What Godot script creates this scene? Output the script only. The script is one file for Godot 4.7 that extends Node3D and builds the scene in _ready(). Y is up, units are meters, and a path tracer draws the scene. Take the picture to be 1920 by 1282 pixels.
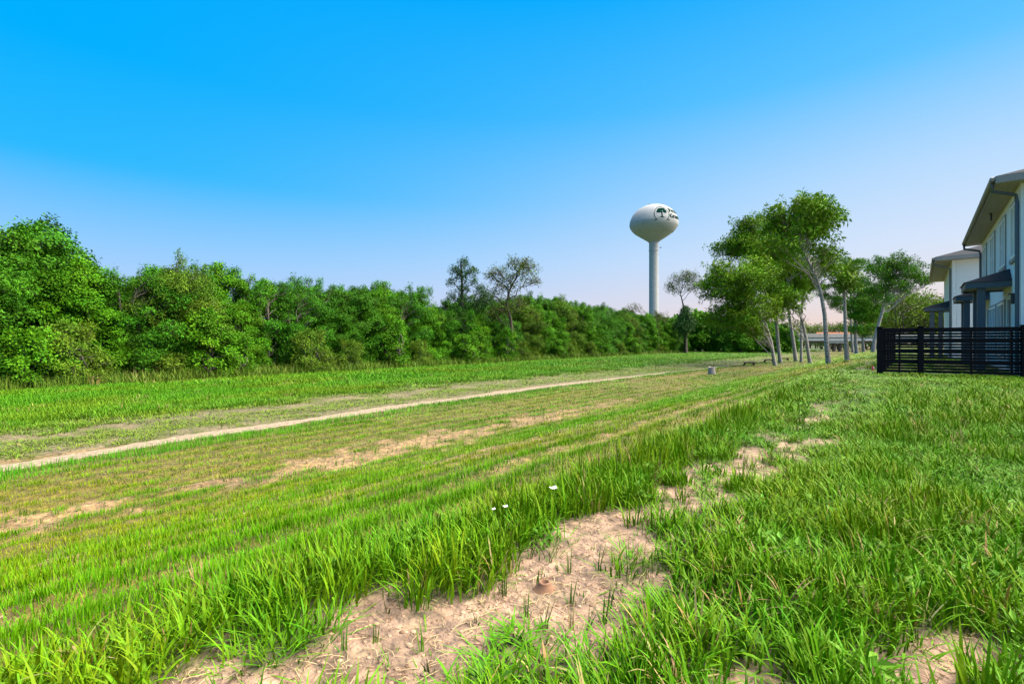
extends Node3D
# A grassy easement beside new houses at dusk. x right, y up, -z ahead of the camera; metres.
# s runs across the easement (towards the houses), t runs along it; the pad under the camera is y = 0.

const FOCAL := 900.0          # focal length of the photograph in its own pixels (1920 x 1282)
const EYE := 1.35
const SN := 0.6351
const CS := 0.7724
const HS := 0.6476            # the houses and their fence stand a degree off the easement
const HC := 0.7620
const EXPOSURE := 4.0

var rng := RandomNumberGenerator.new()
var noise_a := FastNoiseLite.new()
var noise_b := FastNoiseLite.new()
var noise_c := FastNoiseLite.new()
var taken := {}
var mats := {}

# ---------------------------------------------------------------- places
func P(s: float, t: float, y := 0.0) -> Vector3:
	return Vector3(s * CS + t * SN, y, s * SN - t * CS)

func s_of(p: Vector3) -> float:
	return p.x * CS + p.z * SN

func t_of(p: Vector3) -> float:
	return p.x * SN - p.z * CS

func ground_y(s: float, t: float) -> float:
	var y := -1.0 * smoothstep(0.0, 1.0, (-2.4 - s) / 6.2)
	y += 0.25 * smoothstep(8.0, 18.0, t) * smoothstep(-3.4, -1.4, s)
	var near := 1.0 - smoothstep(60.0, 160.0, absf(t) + absf(s))
	y += near * (0.035 * noise_a.get_noise_2d(s * 22.0, t * 14.0) + 0.012 * noise_b.get_noise_2d(s * 90.0, t * 60.0))
	if s < -2.4 and s > -12.8:
		y += near * 0.018 * sin(s * 9.6 + 1.4 * noise_a.get_noise_2d(s * 6.0, t * 6.0)) * smoothstep(2.4, 3.2, -s)
	y += 0.18 * smoothstep(-22.0, -29.0, s) * near
	return y

func on_ground(px: float, py: float) -> Vector3:
	var dir := Vector3((px - 960.0) / FOCAL, (641.0 - py) / FOCAL, -1.0)
	var lo := 0.5
	var hi := 400.0
	for i in 50:
		var mid := (lo + hi) * 0.5
		var p := Vector3(0, EYE, 0) + dir * mid
		if p.y > ground_y(s_of(p), t_of(p)):
			lo = mid
		else:
			hi = mid
	return Vector3(0, EYE, 0) + dir * lo

func ground_at(px: float, depth: float) -> Vector3:
	var p := Vector3((px - 960.0) / FOCAL * depth, 0, -depth)
	p.y = ground_y(s_of(p), t_of(p))
	return p

func seen_at(px: float, py: float, depth: float) -> Vector3:
	return Vector3((px - 960.0) / FOCAL * depth, EYE + (641.0 - py) / FOCAL * depth, -depth)

# ---------------------------------------------------------------- nodes
func numbered(called: String) -> String:
	taken[called] = taken.get(called, -1) + 1
	return called if taken[called] == 0 else "%s_%03d" % [called, taken[called]]

func thing(called: String, label: String, category: String, at := Vector3.ZERO, group := "") -> Node3D:
	var o := Node3D.new()
	o.name = numbered(called)
	add_child(o)
	o.position = at
	tag(o, label, category, group)
	return o

func tag(o: Node, label: String, category: String, group := "", kind := "") -> void:
	o.set_meta("label", label)
	if category: o.set_meta("category", category)
	if group: o.set_meta("group", group)
	if kind: o.set_meta("kind", kind)

func copy_of(o: Node3D, label: String) -> Node3D:
	var c: Node3D = o.duplicate()
	var stem := String(o.name)
	if stem.length() > 4 and stem[-4] == "_" and stem.right(3).is_valid_int(): stem = stem.left(-4)
	c.name = numbered(stem)
	add_child(c)
	c.set_meta("label", label)
	return c

# ---------------------------------------------------------------- mesh building
class Shape:
	var v := PackedVector3Array()
	var n := PackedVector3Array()
	var uv := PackedVector2Array()
	var c := PackedColorArray()
	var idx := PackedInt32Array()
	var colored := false
	var col := Color.WHITE

	func vert(p: Vector3, nn: Vector3, u := Vector2.ZERO) -> int:
		v.append(p); n.append(nn); uv.append(u); c.append(col)
		return v.size() - 1

	func tri_i(a: int, b: int, d: int) -> void:
		var g := (v[b] - v[a]).cross(v[d] - v[a])
		if g.dot(n[a] + n[b] + n[d]) > 0.0:
			idx.append(a); idx.append(d); idx.append(b)
		else:
			idx.append(a); idx.append(b); idx.append(d)

	func tri(a: Vector3, b: Vector3, d: Vector3, out := Vector3.ZERO) -> void:
		var g := (d - a).cross(b - a).normalized()
		if out != Vector3.ZERO and g.dot(out) < 0.0: g = -g
		tri_i(vert(a, g), vert(b, g, Vector2(1, 0)), vert(d, g, Vector2(1, 1)))

	func quad(a: Vector3, b: Vector3, d: Vector3, e: Vector3, out := Vector3.ZERO) -> void:
		var g := (d - a).cross(b - a).normalized()
		if out != Vector3.ZERO and g.dot(out) < 0.0: g = -g
		var ia := vert(a, g); var ib := vert(b, g, Vector2(1, 0)); var id := vert(d, g, Vector2(1, 1)); var ie := vert(e, g, Vector2(0, 1))
		tri_i(ia, ib, id); tri_i(ia, id, ie)

	# a box between two corners with a small chamfer on its upright and lying edges
	func box(lo: Vector3, hi: Vector3, ch := 0.0) -> void:
		var ce := (lo + hi) * 0.5
		var h := (hi - lo) * 0.5
		ch = minf(ch, minf(h.x, minf(h.y, h.z)) * 0.45)
		var q := h - Vector3(ch, ch, ch)
		for ax in 3:
			for sg in [-1.0, 1.0]:
				var u := (ax + 1) % 3
				var w := (ax + 2) % 3
				var pts := []
				for k in [[-1, -1], [1, -1], [1, 1], [-1, 1]]:
					var p := Vector3.ZERO
					p[ax] = h[ax] * sg; p[u] = q[u] * k[0]; p[w] = q[w] * k[1]
					pts.append(ce + p)
				var o := Vector3.ZERO
				o[ax] = sg
				quad(pts[0], pts[1], pts[2], pts[3], o)
		if ch > 0.0:
			for ax in 3:
				var u := (ax + 1) % 3
				var w := (ax + 2) % 3
				for su in [-1.0, 1.0]:
					for sw in [-1.0, 1.0]:
						var a := Vector3.ZERO; var b := Vector3.ZERO
						a[u] = h[u] * su; a[w] = q[w] * sw; a[ax] = -q[ax]
						b[u] = q[u] * su; b[w] = h[w] * sw; b[ax] = -q[ax]
						var a2 := a; var b2 := b
						a2[ax] = q[ax]; b2[ax] = q[ax]
						quad(ce + a, ce + b, ce + b2, ce + a2, a + b - Vector3.ZERO)

	# a tube through points, smooth round it
	func tube(pts: Array, radii: Array, sides := 6, cap := true) -> void:
		var m := pts.size()
		var up := Vector3(0.31, 0.2, 0.93).normalized()
		var first := v.size()
		for i in m:
			var d: Vector3 = (pts[mini(i + 1, m - 1)] - pts[maxi(i - 1, 0)]).normalized()
			var x := d.cross(up).normalized()
			if x.length() < 0.1: x = d.cross(Vector3.RIGHT).normalized()
			var y := x.cross(d).normalized()
			for k in sides:
				var a := TAU * k / sides
				var r := x * cos(a) + y * sin(a)
				vert(pts[i] + r * radii[i], r, Vector2(float(k) / sides, float(i)))
		for i in m - 1:
			for k in sides:
				var a := first + i * sides + k
				var b := first + i * sides + (k + 1) % sides
				tri_i(a, b, b + sides); tri_i(a, b + sides, a + sides)
		if cap:
			for e in [0, m - 1]:
				var d: Vector3 = (pts[m - 1] - pts[m - 2]).normalized() if e else (pts[0] - pts[1]).normalized()
				var ce := vert(pts[e], d)
				for k in sides:
					var p1 := vert(v[first + e * sides + k], d)
					var p2 := vert(v[first + e * sides + (k + 1) % sides], d)
					tri_i(ce, p1, p2)

	# a turned shape: profile of (radius, height)
	func lathe(profile: Array, sides := 48, center := Vector3.ZERO) -> void:
		var first := v.size()
		var m := profile.size()
		for i in m:
			var a: Vector2 = profile[maxi(i - 1, 0)]
			var b: Vector2 = profile[mini(i + 1, m - 1)]
			var d := (b - a).normalized()
			for k in sides + 1:
				var g := TAU * k / sides
				var o := Vector3(sin(g), 0, -cos(g))
				vert(center + o * profile[i].x + Vector3.UP * profile[i].y, (o * -d.y + Vector3.UP * d.x).normalized(), Vector2(float(k) / sides, float(i) / m))
		for i in m - 1:
			for k in sides:
				var a := first + i * (sides + 1) + k
				tri_i(a, a + 1, a + sides + 2); tri_i(a, a + sides + 2, a + sides + 1)

	func mesh() -> ArrayMesh:
		var arr := []
		arr.resize(Mesh.ARRAY_MAX)
		arr[Mesh.ARRAY_VERTEX] = v
		arr[Mesh.ARRAY_NORMAL] = n
		arr[Mesh.ARRAY_TEX_UV] = uv
		if colored: arr[Mesh.ARRAY_COLOR] = c
		arr[Mesh.ARRAY_INDEX] = idx
		var am := ArrayMesh.new()
		am.add_surface_from_arrays(Mesh.PRIMITIVE_TRIANGLES, arr)
		return am

func put(called: String, what, material: Material, parent: Node = self) -> MeshInstance3D:
	var o := MeshInstance3D.new()
	o.mesh = what.mesh() if what is Shape else what
	o.material_override = material
	if parent == self:
		o.name = numbered(called)
		add_child(o)
	else:
		o.name = called
		parent.add_child(o, true)
	return o

func boxed(called: String, lo: Vector3, hi: Vector3, material: Material, parent: Node, ch := 0.006) -> MeshInstance3D:
	var s := Shape.new()
	var ce := (lo + hi) * 0.5
	s.box(lo - ce, hi - ce, ch)
	var o := put(called, s, material, parent)
	o.position = ce
	return o

func scattered(called: String, mesh: Mesh, material: Material, places: Array, tints: Array, parent: Node) -> MultiMeshInstance3D:
	var mm := MultiMesh.new()
	mm.transform_format = MultiMesh.TRANSFORM_3D
	mm.use_colors = true
	mm.mesh = mesh
	mm.instance_count = places.size()
	for i in places.size():
		mm.set_instance_transform(i, places[i])
		mm.set_instance_color(i, tints[i])
	var o := MultiMeshInstance3D.new()
	o.multimesh = mm
	o.material_override = material
	if parent == self:
		o.name = numbered(called)
		add_child(o)
	else:
		o.name = called
		parent.add_child(o, true)
	return o

# ---------------------------------------------------------------- materials
func lin(r: float, g: float, b: float) -> Color:
	return Color(r, g, b).linear_to_srgb()

func noise_texture(freq: float, lo: float, hi: float, seed_: int, size := 512, octaves := 4, bump := false) -> NoiseTexture2D:
	var f := FastNoiseLite.new()
	f.seed = seed_
	f.frequency = freq
	f.fractal_octaves = octaves
	var t := NoiseTexture2D.new()
	t.noise = f
	t.width = size
	t.height = size
	t.seamless = true
	if bump:
		t.as_normal_map = true
		t.bump_strength = 6.0
	else:
		var g := Gradient.new()
		g.set_color(0, Color(lo, lo, lo))
		g.set_color(1, Color(hi, hi, hi))
		t.color_ramp = g
	return t

func material(called: String, color: Color, rough := 0.7, grain := 0.0, per_metre := 1.0, bump := 0.0, freq := 0.02) -> StandardMaterial3D:
	var m := StandardMaterial3D.new()
	m.resource_name = called
	m.albedo_color = color
	m.roughness = rough
	if grain > 0.0:
		m.albedo_texture = noise_texture(freq, 1.0 - grain, 1.0, hash(called) % 1000)
		m.uv1_triplanar = true
		m.uv1_world_triplanar = true
		m.uv1_scale = Vector3.ONE * per_metre
	if bump > 0.0:
		m.heightmap_enabled = true
		m.heightmap_scale = bump
		m.heightmap_texture = noise_texture(freq, 0.0, 1.0, hash(called) % 997 + 3)
	mats[called] = m
	return m

func leafy(called: String, through: float, rough := 0.55) -> StandardMaterial3D:
	var m := material(called, Color.WHITE, rough)
	m.vertex_color_use_as_albedo = true
	m.cull_mode = BaseMaterial3D.CULL_DISABLED
	m.backlight_enabled = true
	m.backlight = Color(through, through, through * 0.6)
	m.metallic_specular = 0.18
	return m

func make_materials() -> void:
	leafy("blade", 0.32, 0.5)
	leafy("leaf", 0.36, 0.55)
	var g := material("ground", Color.WHITE, 0.95)
	g.vertex_color_use_as_albedo = true
	g.albedo_texture = noise_texture(0.008, 0.55, 1.0, 5, 1024, 8)
	g.uv1_scale = Vector3(0.7, 0.7, 1)
	g.heightmap_enabled = true
	g.heightmap_scale = 3.0
	g.heightmap_texture = noise_texture(0.012, 0.0, 1.0, 9, 1024, 8)
	var p := material("path_dirt", lin(0.36, 0.28, 0.20), 0.95, 0.4, 0.8)
	p.metallic_specular = 0.2
	material("tower_paint", lin(0.38, 0.39, 0.39), 0.85, 0.12, 0.1).metallic_specular = 0.2
	material("logo_green", lin(0.0015, 0.026, 0.018), 0.95).metallic_specular = 0.05
	material("stucco", lin(0.70, 0.71, 0.71), 0.85, 0.06, 1.2)
	material("soffit", lin(0.44, 0.405, 0.375), 0.8, 0.3, 0.9)
	material("trim_taupe", lin(0.27, 0.25, 0.23), 0.6, 0.1, 1.0)
	material("shingle", lin(0.075, 0.08, 0.092), 0.95, 0.45, 2.5).metallic_specular = 0.1
	material("slate_paint", lin(0.065, 0.085, 0.112), 0.5, 0.12, 1.0)
	material("window_white", lin(0.72, 0.73, 0.73), 0.4)
	var gl := material("pane_glass", Color(0.5, 0.55, 0.6, 0.2), 0.03)
	gl.transparency = BaseMaterial3D.TRANSPARENCY_ALPHA
	gl.metallic_specular = 0.3
	material("interior", lin(0.20, 0.19, 0.18), 0.9)
	material("blind", lin(0.62, 0.60, 0.55), 0.8)
	material("fence_black", lin(0.007, 0.007, 0.010), 0.65, 0.35, 2.0).metallic_specular = 0.22
	material("concrete", lin(0.42, 0.42, 0.41), 0.85, 0.25, 0.4)
	material("bridge_beam", lin(0.55, 0.58, 0.62), 0.7, 0.15, 0.3)
	material("bridge_pier", lin(0.30, 0.22, 0.17), 0.9, 0.4, 0.4)
	material("barrier_orange", lin(0.55, 0.16, 0.06), 0.5)
	material("bark_pale", lin(0.56, 0.54, 0.50), 0.9, 0.65, 0.6)
	material("bark_brown", lin(0.14, 0.105, 0.075), 0.95, 0.5, 1.6)
	material("bark_grey", lin(0.21, 0.18, 0.145), 0.95, 0.5, 1.6)
	material("bench_wood", lin(0.13, 0.075, 0.05), 0.8, 0.4, 3.0)
	material("bench_top", lin(0.36, 0.26, 0.19), 0.8, 0.4, 3.0)
	material("stump_bark", lin(0.46, 0.43, 0.41), 0.95, 0.55, 3.0)
	material("stump_wood", lin(0.50, 0.42, 0.34), 0.9, 0.3, 5.0)
	material("mud", lin(0.26, 0.135, 0.075), 0.95, 0.4, 14.0)
	material("petal", lin(0.80, 0.72, 0.76), 0.6)
	material("flag_pink", lin(0.80, 0.07, 0.08), 0.7)
	material("flag_white", lin(0.8, 0.62, 0.6), 0.6)
	material("wire", lin(0.3, 0.3, 0.3), 0.4)
	material("stem_green", lin(0.07, 0.15, 0.03), 0.6)
	material("lamp_black", lin(0.02, 0.02, 0.022), 0.5)

# ---------------------------------------------------------------- sky, sun, camera
func sky_color(dir: Vector3) -> Vector3:
	var el := rad_to_deg(asin(clampf(dir.y, -1.0, 1.0)))
	var az := rad_to_deg(atan2(dir.x, -dir.z))                     # 0 ahead, 90 to the right
	var e := maxf(el, 0.0)
	var stops := [0.0, 4.0, 9.0, 16.0, 25.0, 36.0, 90.0]
	var far_side := [Color8(204, 215, 243), Color8(186, 212, 252), Color8(146, 205, 255), Color8(42, 186, 255), Color8(0, 176, 255), Color8(0, 170, 255), Color8(0, 128, 232)]
	var sun_side := [Color8(250, 212, 186), Color8(238, 226, 224), Color8(218, 231, 251), Color8(186, 221, 255), Color8(98, 197, 255), Color8(10, 174, 255), Color8(0, 128, 232)]
	var i := 0
	while i < 5 and e > stops[i + 1]:
		i += 1
	var f := clampf((e - stops[i]) / (stops[i + 1] - stops[i]), 0.0, 1.0)
	var a: Color = far_side[i].srgb_to_linear().lerp(far_side[i + 1].srgb_to_linear(), f)
	var b: Color = sun_side[i].srgb_to_linear().lerp(sun_side[i + 1].srgb_to_linear(), f)
	var off := absf(wrapf(az - 52.0, -180.0, 180.0))
	var k := pow(clampf(1.0 - off / 105.0, 0.0, 1.0), 1.25)
	var c := a.lerp(b, smoothstep(0.0, 1.0, k))
	if el < 0.0:
		c = c.lerp(Color(0.12, 0.14, 0.07), clampf(-el / 6.0, 0.0, 1.0))
	return Vector3(c.r, c.g, c.b) / EXPOSURE

func make_sky() -> void:
	var w := 512
	var h := 256
	var im := Image.create(w, h, false, Image.FORMAT_RGBAF)
	for y in h:
		for x in w:
			var a := TAU * (x + 0.5) / w
			var e := PI * (0.5 - (y + 0.5) / h)
			var c := sky_color(Vector3(sin(a) * cos(e), sin(e), -cos(a) * cos(e)))
			im.set_pixel(x, y, Color(c.x, c.y, c.z))
	var sm := PanoramaSkyMaterial.new()
	sm.panorama = ImageTexture.create_from_image(im)
	var sky := Sky.new()
	sky.sky_material = sm
	var env := Environment.new()
	env.background_mode = Environment.BG_SKY
	env.sky = sky
	env.tonemap_mode = Environment.TONE_MAPPER_LINEAR
	env.tonemap_exposure = EXPOSURE
	env.sdfgi_enabled = true
	env.ssao_enabled = true
	env.ssil_enabled = true
	var we := WorldEnvironment.new()
	we.name = "world_environment"
	we.environment = env
	add_child(we)

func _ready() -> void:
	rng.seed = 20240417
	noise_a.seed = 11
	noise_a.frequency = 0.02
	noise_b.seed = 29
	noise_b.frequency = 0.02
	noise_c.seed = 47
	noise_c.frequency = 0.02
	noise_c.fractal_octaves = 2

	var cam := Camera3D.new()
	cam.name = "camera"
	cam.position = Vector3(0, EYE, 0)
	cam.fov = rad_to_deg(2.0 * atan(641.0 / FOCAL))
	cam.near = 0.05
	cam.far = 6000.0
	add_child(cam)
	cam.current = true
	make_sky()
	var sun := DirectionalLight3D.new()
	sun.name = "sun"
	var az := deg_to_rad(84.0)
	var el := deg_to_rad(54.0)
	add_child(sun)
	sun.look_at_from_position(Vector3(sin(az) * cos(el), sin(el), -cos(az) * cos(el)) * 50.0, Vector3.ZERO)
	sun.light_color = Color(1.0, 0.95, 0.87)
	sun.light_energy = 1.45
	sun.light_angular_distance = 78.0
	sun.shadow_enabled = true

	make_materials()
	make_ground()
	make_path()
	make_tower()
	make_bridge()
	make_houses()
	make_fence()
	make_thicket()
	make_grove()
	make_far_trees()
	make_small_things()
	make_grass()

# ---------------------------------------------------------------- ground
func path_center(t: float) -> float:
	var k := [[-40.0, -11.5], [0.0, -12.95], [5.0, -13.7], [12.0, -14.3], [20.0, -14.6], [32.0, -14.3], [45.0, -13.7], [70.0, -13.3], [140.0, -12.5]]
	for i in k.size() - 1:
		if t < k[i + 1][0]:
			var f := clampf((t - k[i][0]) / (k[i + 1][0] - k[i][0]), 0.0, 1.0)
			return lerpf(k[i][1], k[i + 1][1], f * f * (3.0 - 2.0 * f))
	return -12.5

# how bare the soil is, 0 grown over to 1 bare
func bare(s: float, t: float) -> float:
	var b := 0.0
	var n := noise_c.get_noise_2d(s * 62.0, t * 62.0)
	var n2 := noise_a.get_noise_2d(s * 26.0 + 40.0, t * 26.0)
	if s > -3.2 and s < 3.5 and t < 12.0:
		# worn strip through the tall grass
		var c := lerpf(-1.90, -1.47, smoothstep(0.9, 2.2, t)) - 0.10 * smoothstep(2.2, 2.8, t) + 0.12 * smoothstep(3.0, 4.2, t) + 0.22 * smoothstep(4.5, 8.0, t)
		var half := lerpf(0.30, 0.42, smoothstep(1.3, 2.1, t)) - 0.09 * smoothstep(2.3, 2.9, t) - 0.13 * smoothstep(4.2, 6.0, t) - 0.2 * smoothstep(7.5, 9.5, t) + 0.08 * n2
		half -= 0.20 * smoothstep(0.1, 0.45, n) * smoothstep(2.6, 4.0, t)
		b = maxf(b, smoothstep(0.16, -0.08, absf(s - c) - half + 0.34 * n))
		b -= 0.8 * smoothstep(0.20, 0.36, noise_b.get_noise_2d(s * 105.0, t * 105.0)) * (1.0 if absf(s - c) > half * 0.55 or t > 2.9 else 0.3)
		for q in [[0.22, 2.95, 0.10], [0.02, 2.45, 0.07], [-0.42, 2.0, 0.08], [0.75, 3.7, 0.05], [-0.95, 7.6, 0.16], [1.6, 6.2, 0.14]]:
			b = maxf(b, smoothstep(0.12, -0.08, Vector2(s - q[0], (t - q[1]) * 0.8).length() - q[2] + 0.28 * n))
	if s < -3.0 and s > -12.5:
		var st := noise_a.get_noise_2d(s * 3.0 + 9.0, t * 9.0)
		b = maxf(b, 0.80 * smoothstep(0.30, -0.25, absf(s + 8.75 + 0.4 * n2) - 0.40 - 0.7 * st + 0.85 * n) * smoothstep(24.0, 10.0, t))
		b = maxf(b, 0.62 * smoothstep(0.30, -0.20, absf(s + 5.45 - 0.3 * n2) - 0.02 - 0.9 * st + 0.8 * n) * smoothstep(18.0, 7.0, t))
		b = maxf(b, 0.5 * smoothstep(0.2, -0.15, absf(s + 3.6 + 0.3 * n2) + 0.08 - 0.6 * st + 0.7 * n) * smoothstep(20.0, 9.0, t))
	if s < path_center(t) - 0.3 and s > -21.0:
		var d := path_center(t) - s
		b = maxf(b, 0.75 * smoothstep(0.5, -0.3, absf(d - 0.75) - 0.2 - 0.8 * n2 + 0.9 * n) * smoothstep(38.0, 20.0, t))
		b = maxf(b, 0.72 * smoothstep(0.6, -0.4, absf(d - 3.4) - 0.35 - 1.5 * n2 + 0.9 * n) * smoothstep(38.0, 20.0, t))
	return clampf(b, 0.0, 1.0)

func ground_color(s: float, t: float) -> Color:
	var n := noise_b.get_noise_2d(s * 40.0, t * 40.0)
	var m := noise_a.get_noise_2d(s * 9.0, t * 5.0)
	var grown := Color(0.085, 0.092, 0.026)
	var soil := Color(0.36, 0.235, 0.155)
	if s < -2.7:
		grown = Color(0.125, 0.112, 0.010).lerp(Color(0.21, 0.135, 0.024), clampf(0.4 + 0.9 * m, 0.0, 1.0) * 0.6)
		soil = Color(0.33, 0.205, 0.095)
	if s < -14.0:
		grown = Color(0.115, 0.125, 0.022)
		soil = Color(0.23, 0.17, 0.095)
	if s < -20.0:
		grown = Color(0.06, 0.10, 0.02)
	soil = soil * (1.0 + 0.30 * noise_c.get_noise_2d(s * 30.0 + 70.0, t * 30.0))
	var c := grown.lerp(soil, bare(s, t))
	return c * (1.0 + 0.22 * n)

func graded(from: float, to: float, step: float, growth: float, reach: float) -> Array:
	var a := []
	var x := from
	while x <= to:
		a.append(x)
		x += step
	var d := step
	x = a[a.size() - 1]
	while x < reach:
		d *= growth
		x += d
		a.append(x)
	d = step
	x = from
	while x > -reach:
		d *= growth
		x -= d
		a.push_front(x)
	return a

func make_ground() -> void:
	var ss := graded(-10.0, 2.2, 0.065, 1.11, 3000.0)
	var ts := graded(0.2, 12.0, 0.065, 1.11, 3000.0)
	var sh := Shape.new()
	sh.colored = true
	for i in ss.size():
		for j in ts.size():
			var s: float = ss[i]
			var t: float = ts[j]
			sh.v.append(P(s, t, ground_y(s, t)))
			sh.uv.append(Vector2(s, t))
			var c := ground_color(s, t)
			c.a = 1.0
			sh.c.append(c)
	var nj := ts.size()
	sh.n.resize(sh.v.size())
	for i in ss.size():
		for j in nj:
			var du := sh.v[mini(i + 1, ss.size() - 1) * nj + j] - sh.v[maxi(i - 1, 0) * nj + j]
			var dv := sh.v[i * nj + mini(j + 1, nj - 1)] - sh.v[i * nj + maxi(j - 1, 0)]
			var nn := du.cross(dv).normalized()
			sh.n[i * nj + j] = nn if nn.y > 0.0 else -nn
	for i in ss.size() - 1:
		for j in nj - 1:
			var a := i * nj + j
			sh.idx.append_array(PackedInt32Array([a, a + nj, a + nj + 1, a, a + nj + 1, a + 1]))
	if (sh.v[sh.idx[1]] - sh.v[sh.idx[0]]).cross(sh.v[sh.idx[2]] - sh.v[sh.idx[0]]).y > 0.0:
		for k in range(0, sh.idx.size(), 3):
			var q := sh.idx[k + 1]
			sh.idx[k + 1] = sh.idx[k + 2]
			sh.idx[k + 2] = q
	var o := put("ground", sh, mats.ground)
	tag(o, "grassy ground sloping from the house pad down to the easement", "", "", "structure")

func make_path() -> void:
	var sh := Shape.new()
	var t := -14.0
	var prev := []
	while t < 78.0:
		var c := path_center(t)
		var w := lerpf(0.36, 0.12, smoothstep(18.0, 60.0, t)) + 0.08 * noise_a.get_noise_2d(t * 30.0, 5.0)
		var l := c - w - 0.16 * noise_b.get_noise_2d(t * 90.0, 1.0)
		var r := c + w + 0.16 * noise_b.get_noise_2d(t * 90.0, 9.0)
		var row := []
		for k in 5:
			var s := lerpf(l, r, k / 4.0)
			row.append(sh.vert(P(s, t, ground_y(s, t) + (0.022 if k in [1, 2, 3] else 0.006)), Vector3.UP, Vector2(s, t)))
		if prev:
			for k in 4:
				sh.tri_i(prev[k], prev[k + 1], row[k + 1])
				sh.tri_i(prev[k], row[k + 1], row[k])
		prev = row
		t += 0.14 if t < 30.0 else 0.5
	tag(put("dirt_path", sh, mats.path_dirt), "pale bare dirt path crossing the easement", "", "", "structure")

# ---------------------------------------------------------------- water tower
func tank_radius(h: float) -> float:
	var pr := tank_profile()
	for i in pr.size() - 1:
		if h >= pr[i].y and h <= pr[i + 1].y:
			return lerpf(pr[i].x, pr[i + 1].x, (h - pr[i].y) / maxf(0.001, pr[i + 1].y - pr[i].y))
	return 7.3

func tank_profile() -> Array:
	# (radius, height over the bottom of the tank)
	var a := [Vector2(1.45, 0.0), Vector2(1.62, 0.25), Vector2(2.1, 0.62), Vector2(3.0, 1.22), Vector2(4.0, 1.88), Vector2(4.95, 2.52), Vector2(5.8, 3.15), Vector2(6.42, 3.75), Vector2(6.85, 4.35)]
	for i in 25:
		var f := i / 24.0 * PI * 0.5
		a.append(Vector2(7.32 * cos(f * 0.985) if i else 7.08, 4.9 + 6.7 * pow(sin(f), 0.9) if i else 4.8))
	a[a.size() - 1].x = 0.02
	return a

func on_tank(az: float, h: float, out := 0.05) -> Vector3:
	var r := tank_radius(h) + out
	return Vector3(sin(az) * r, h, cos(az) * r)

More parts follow.
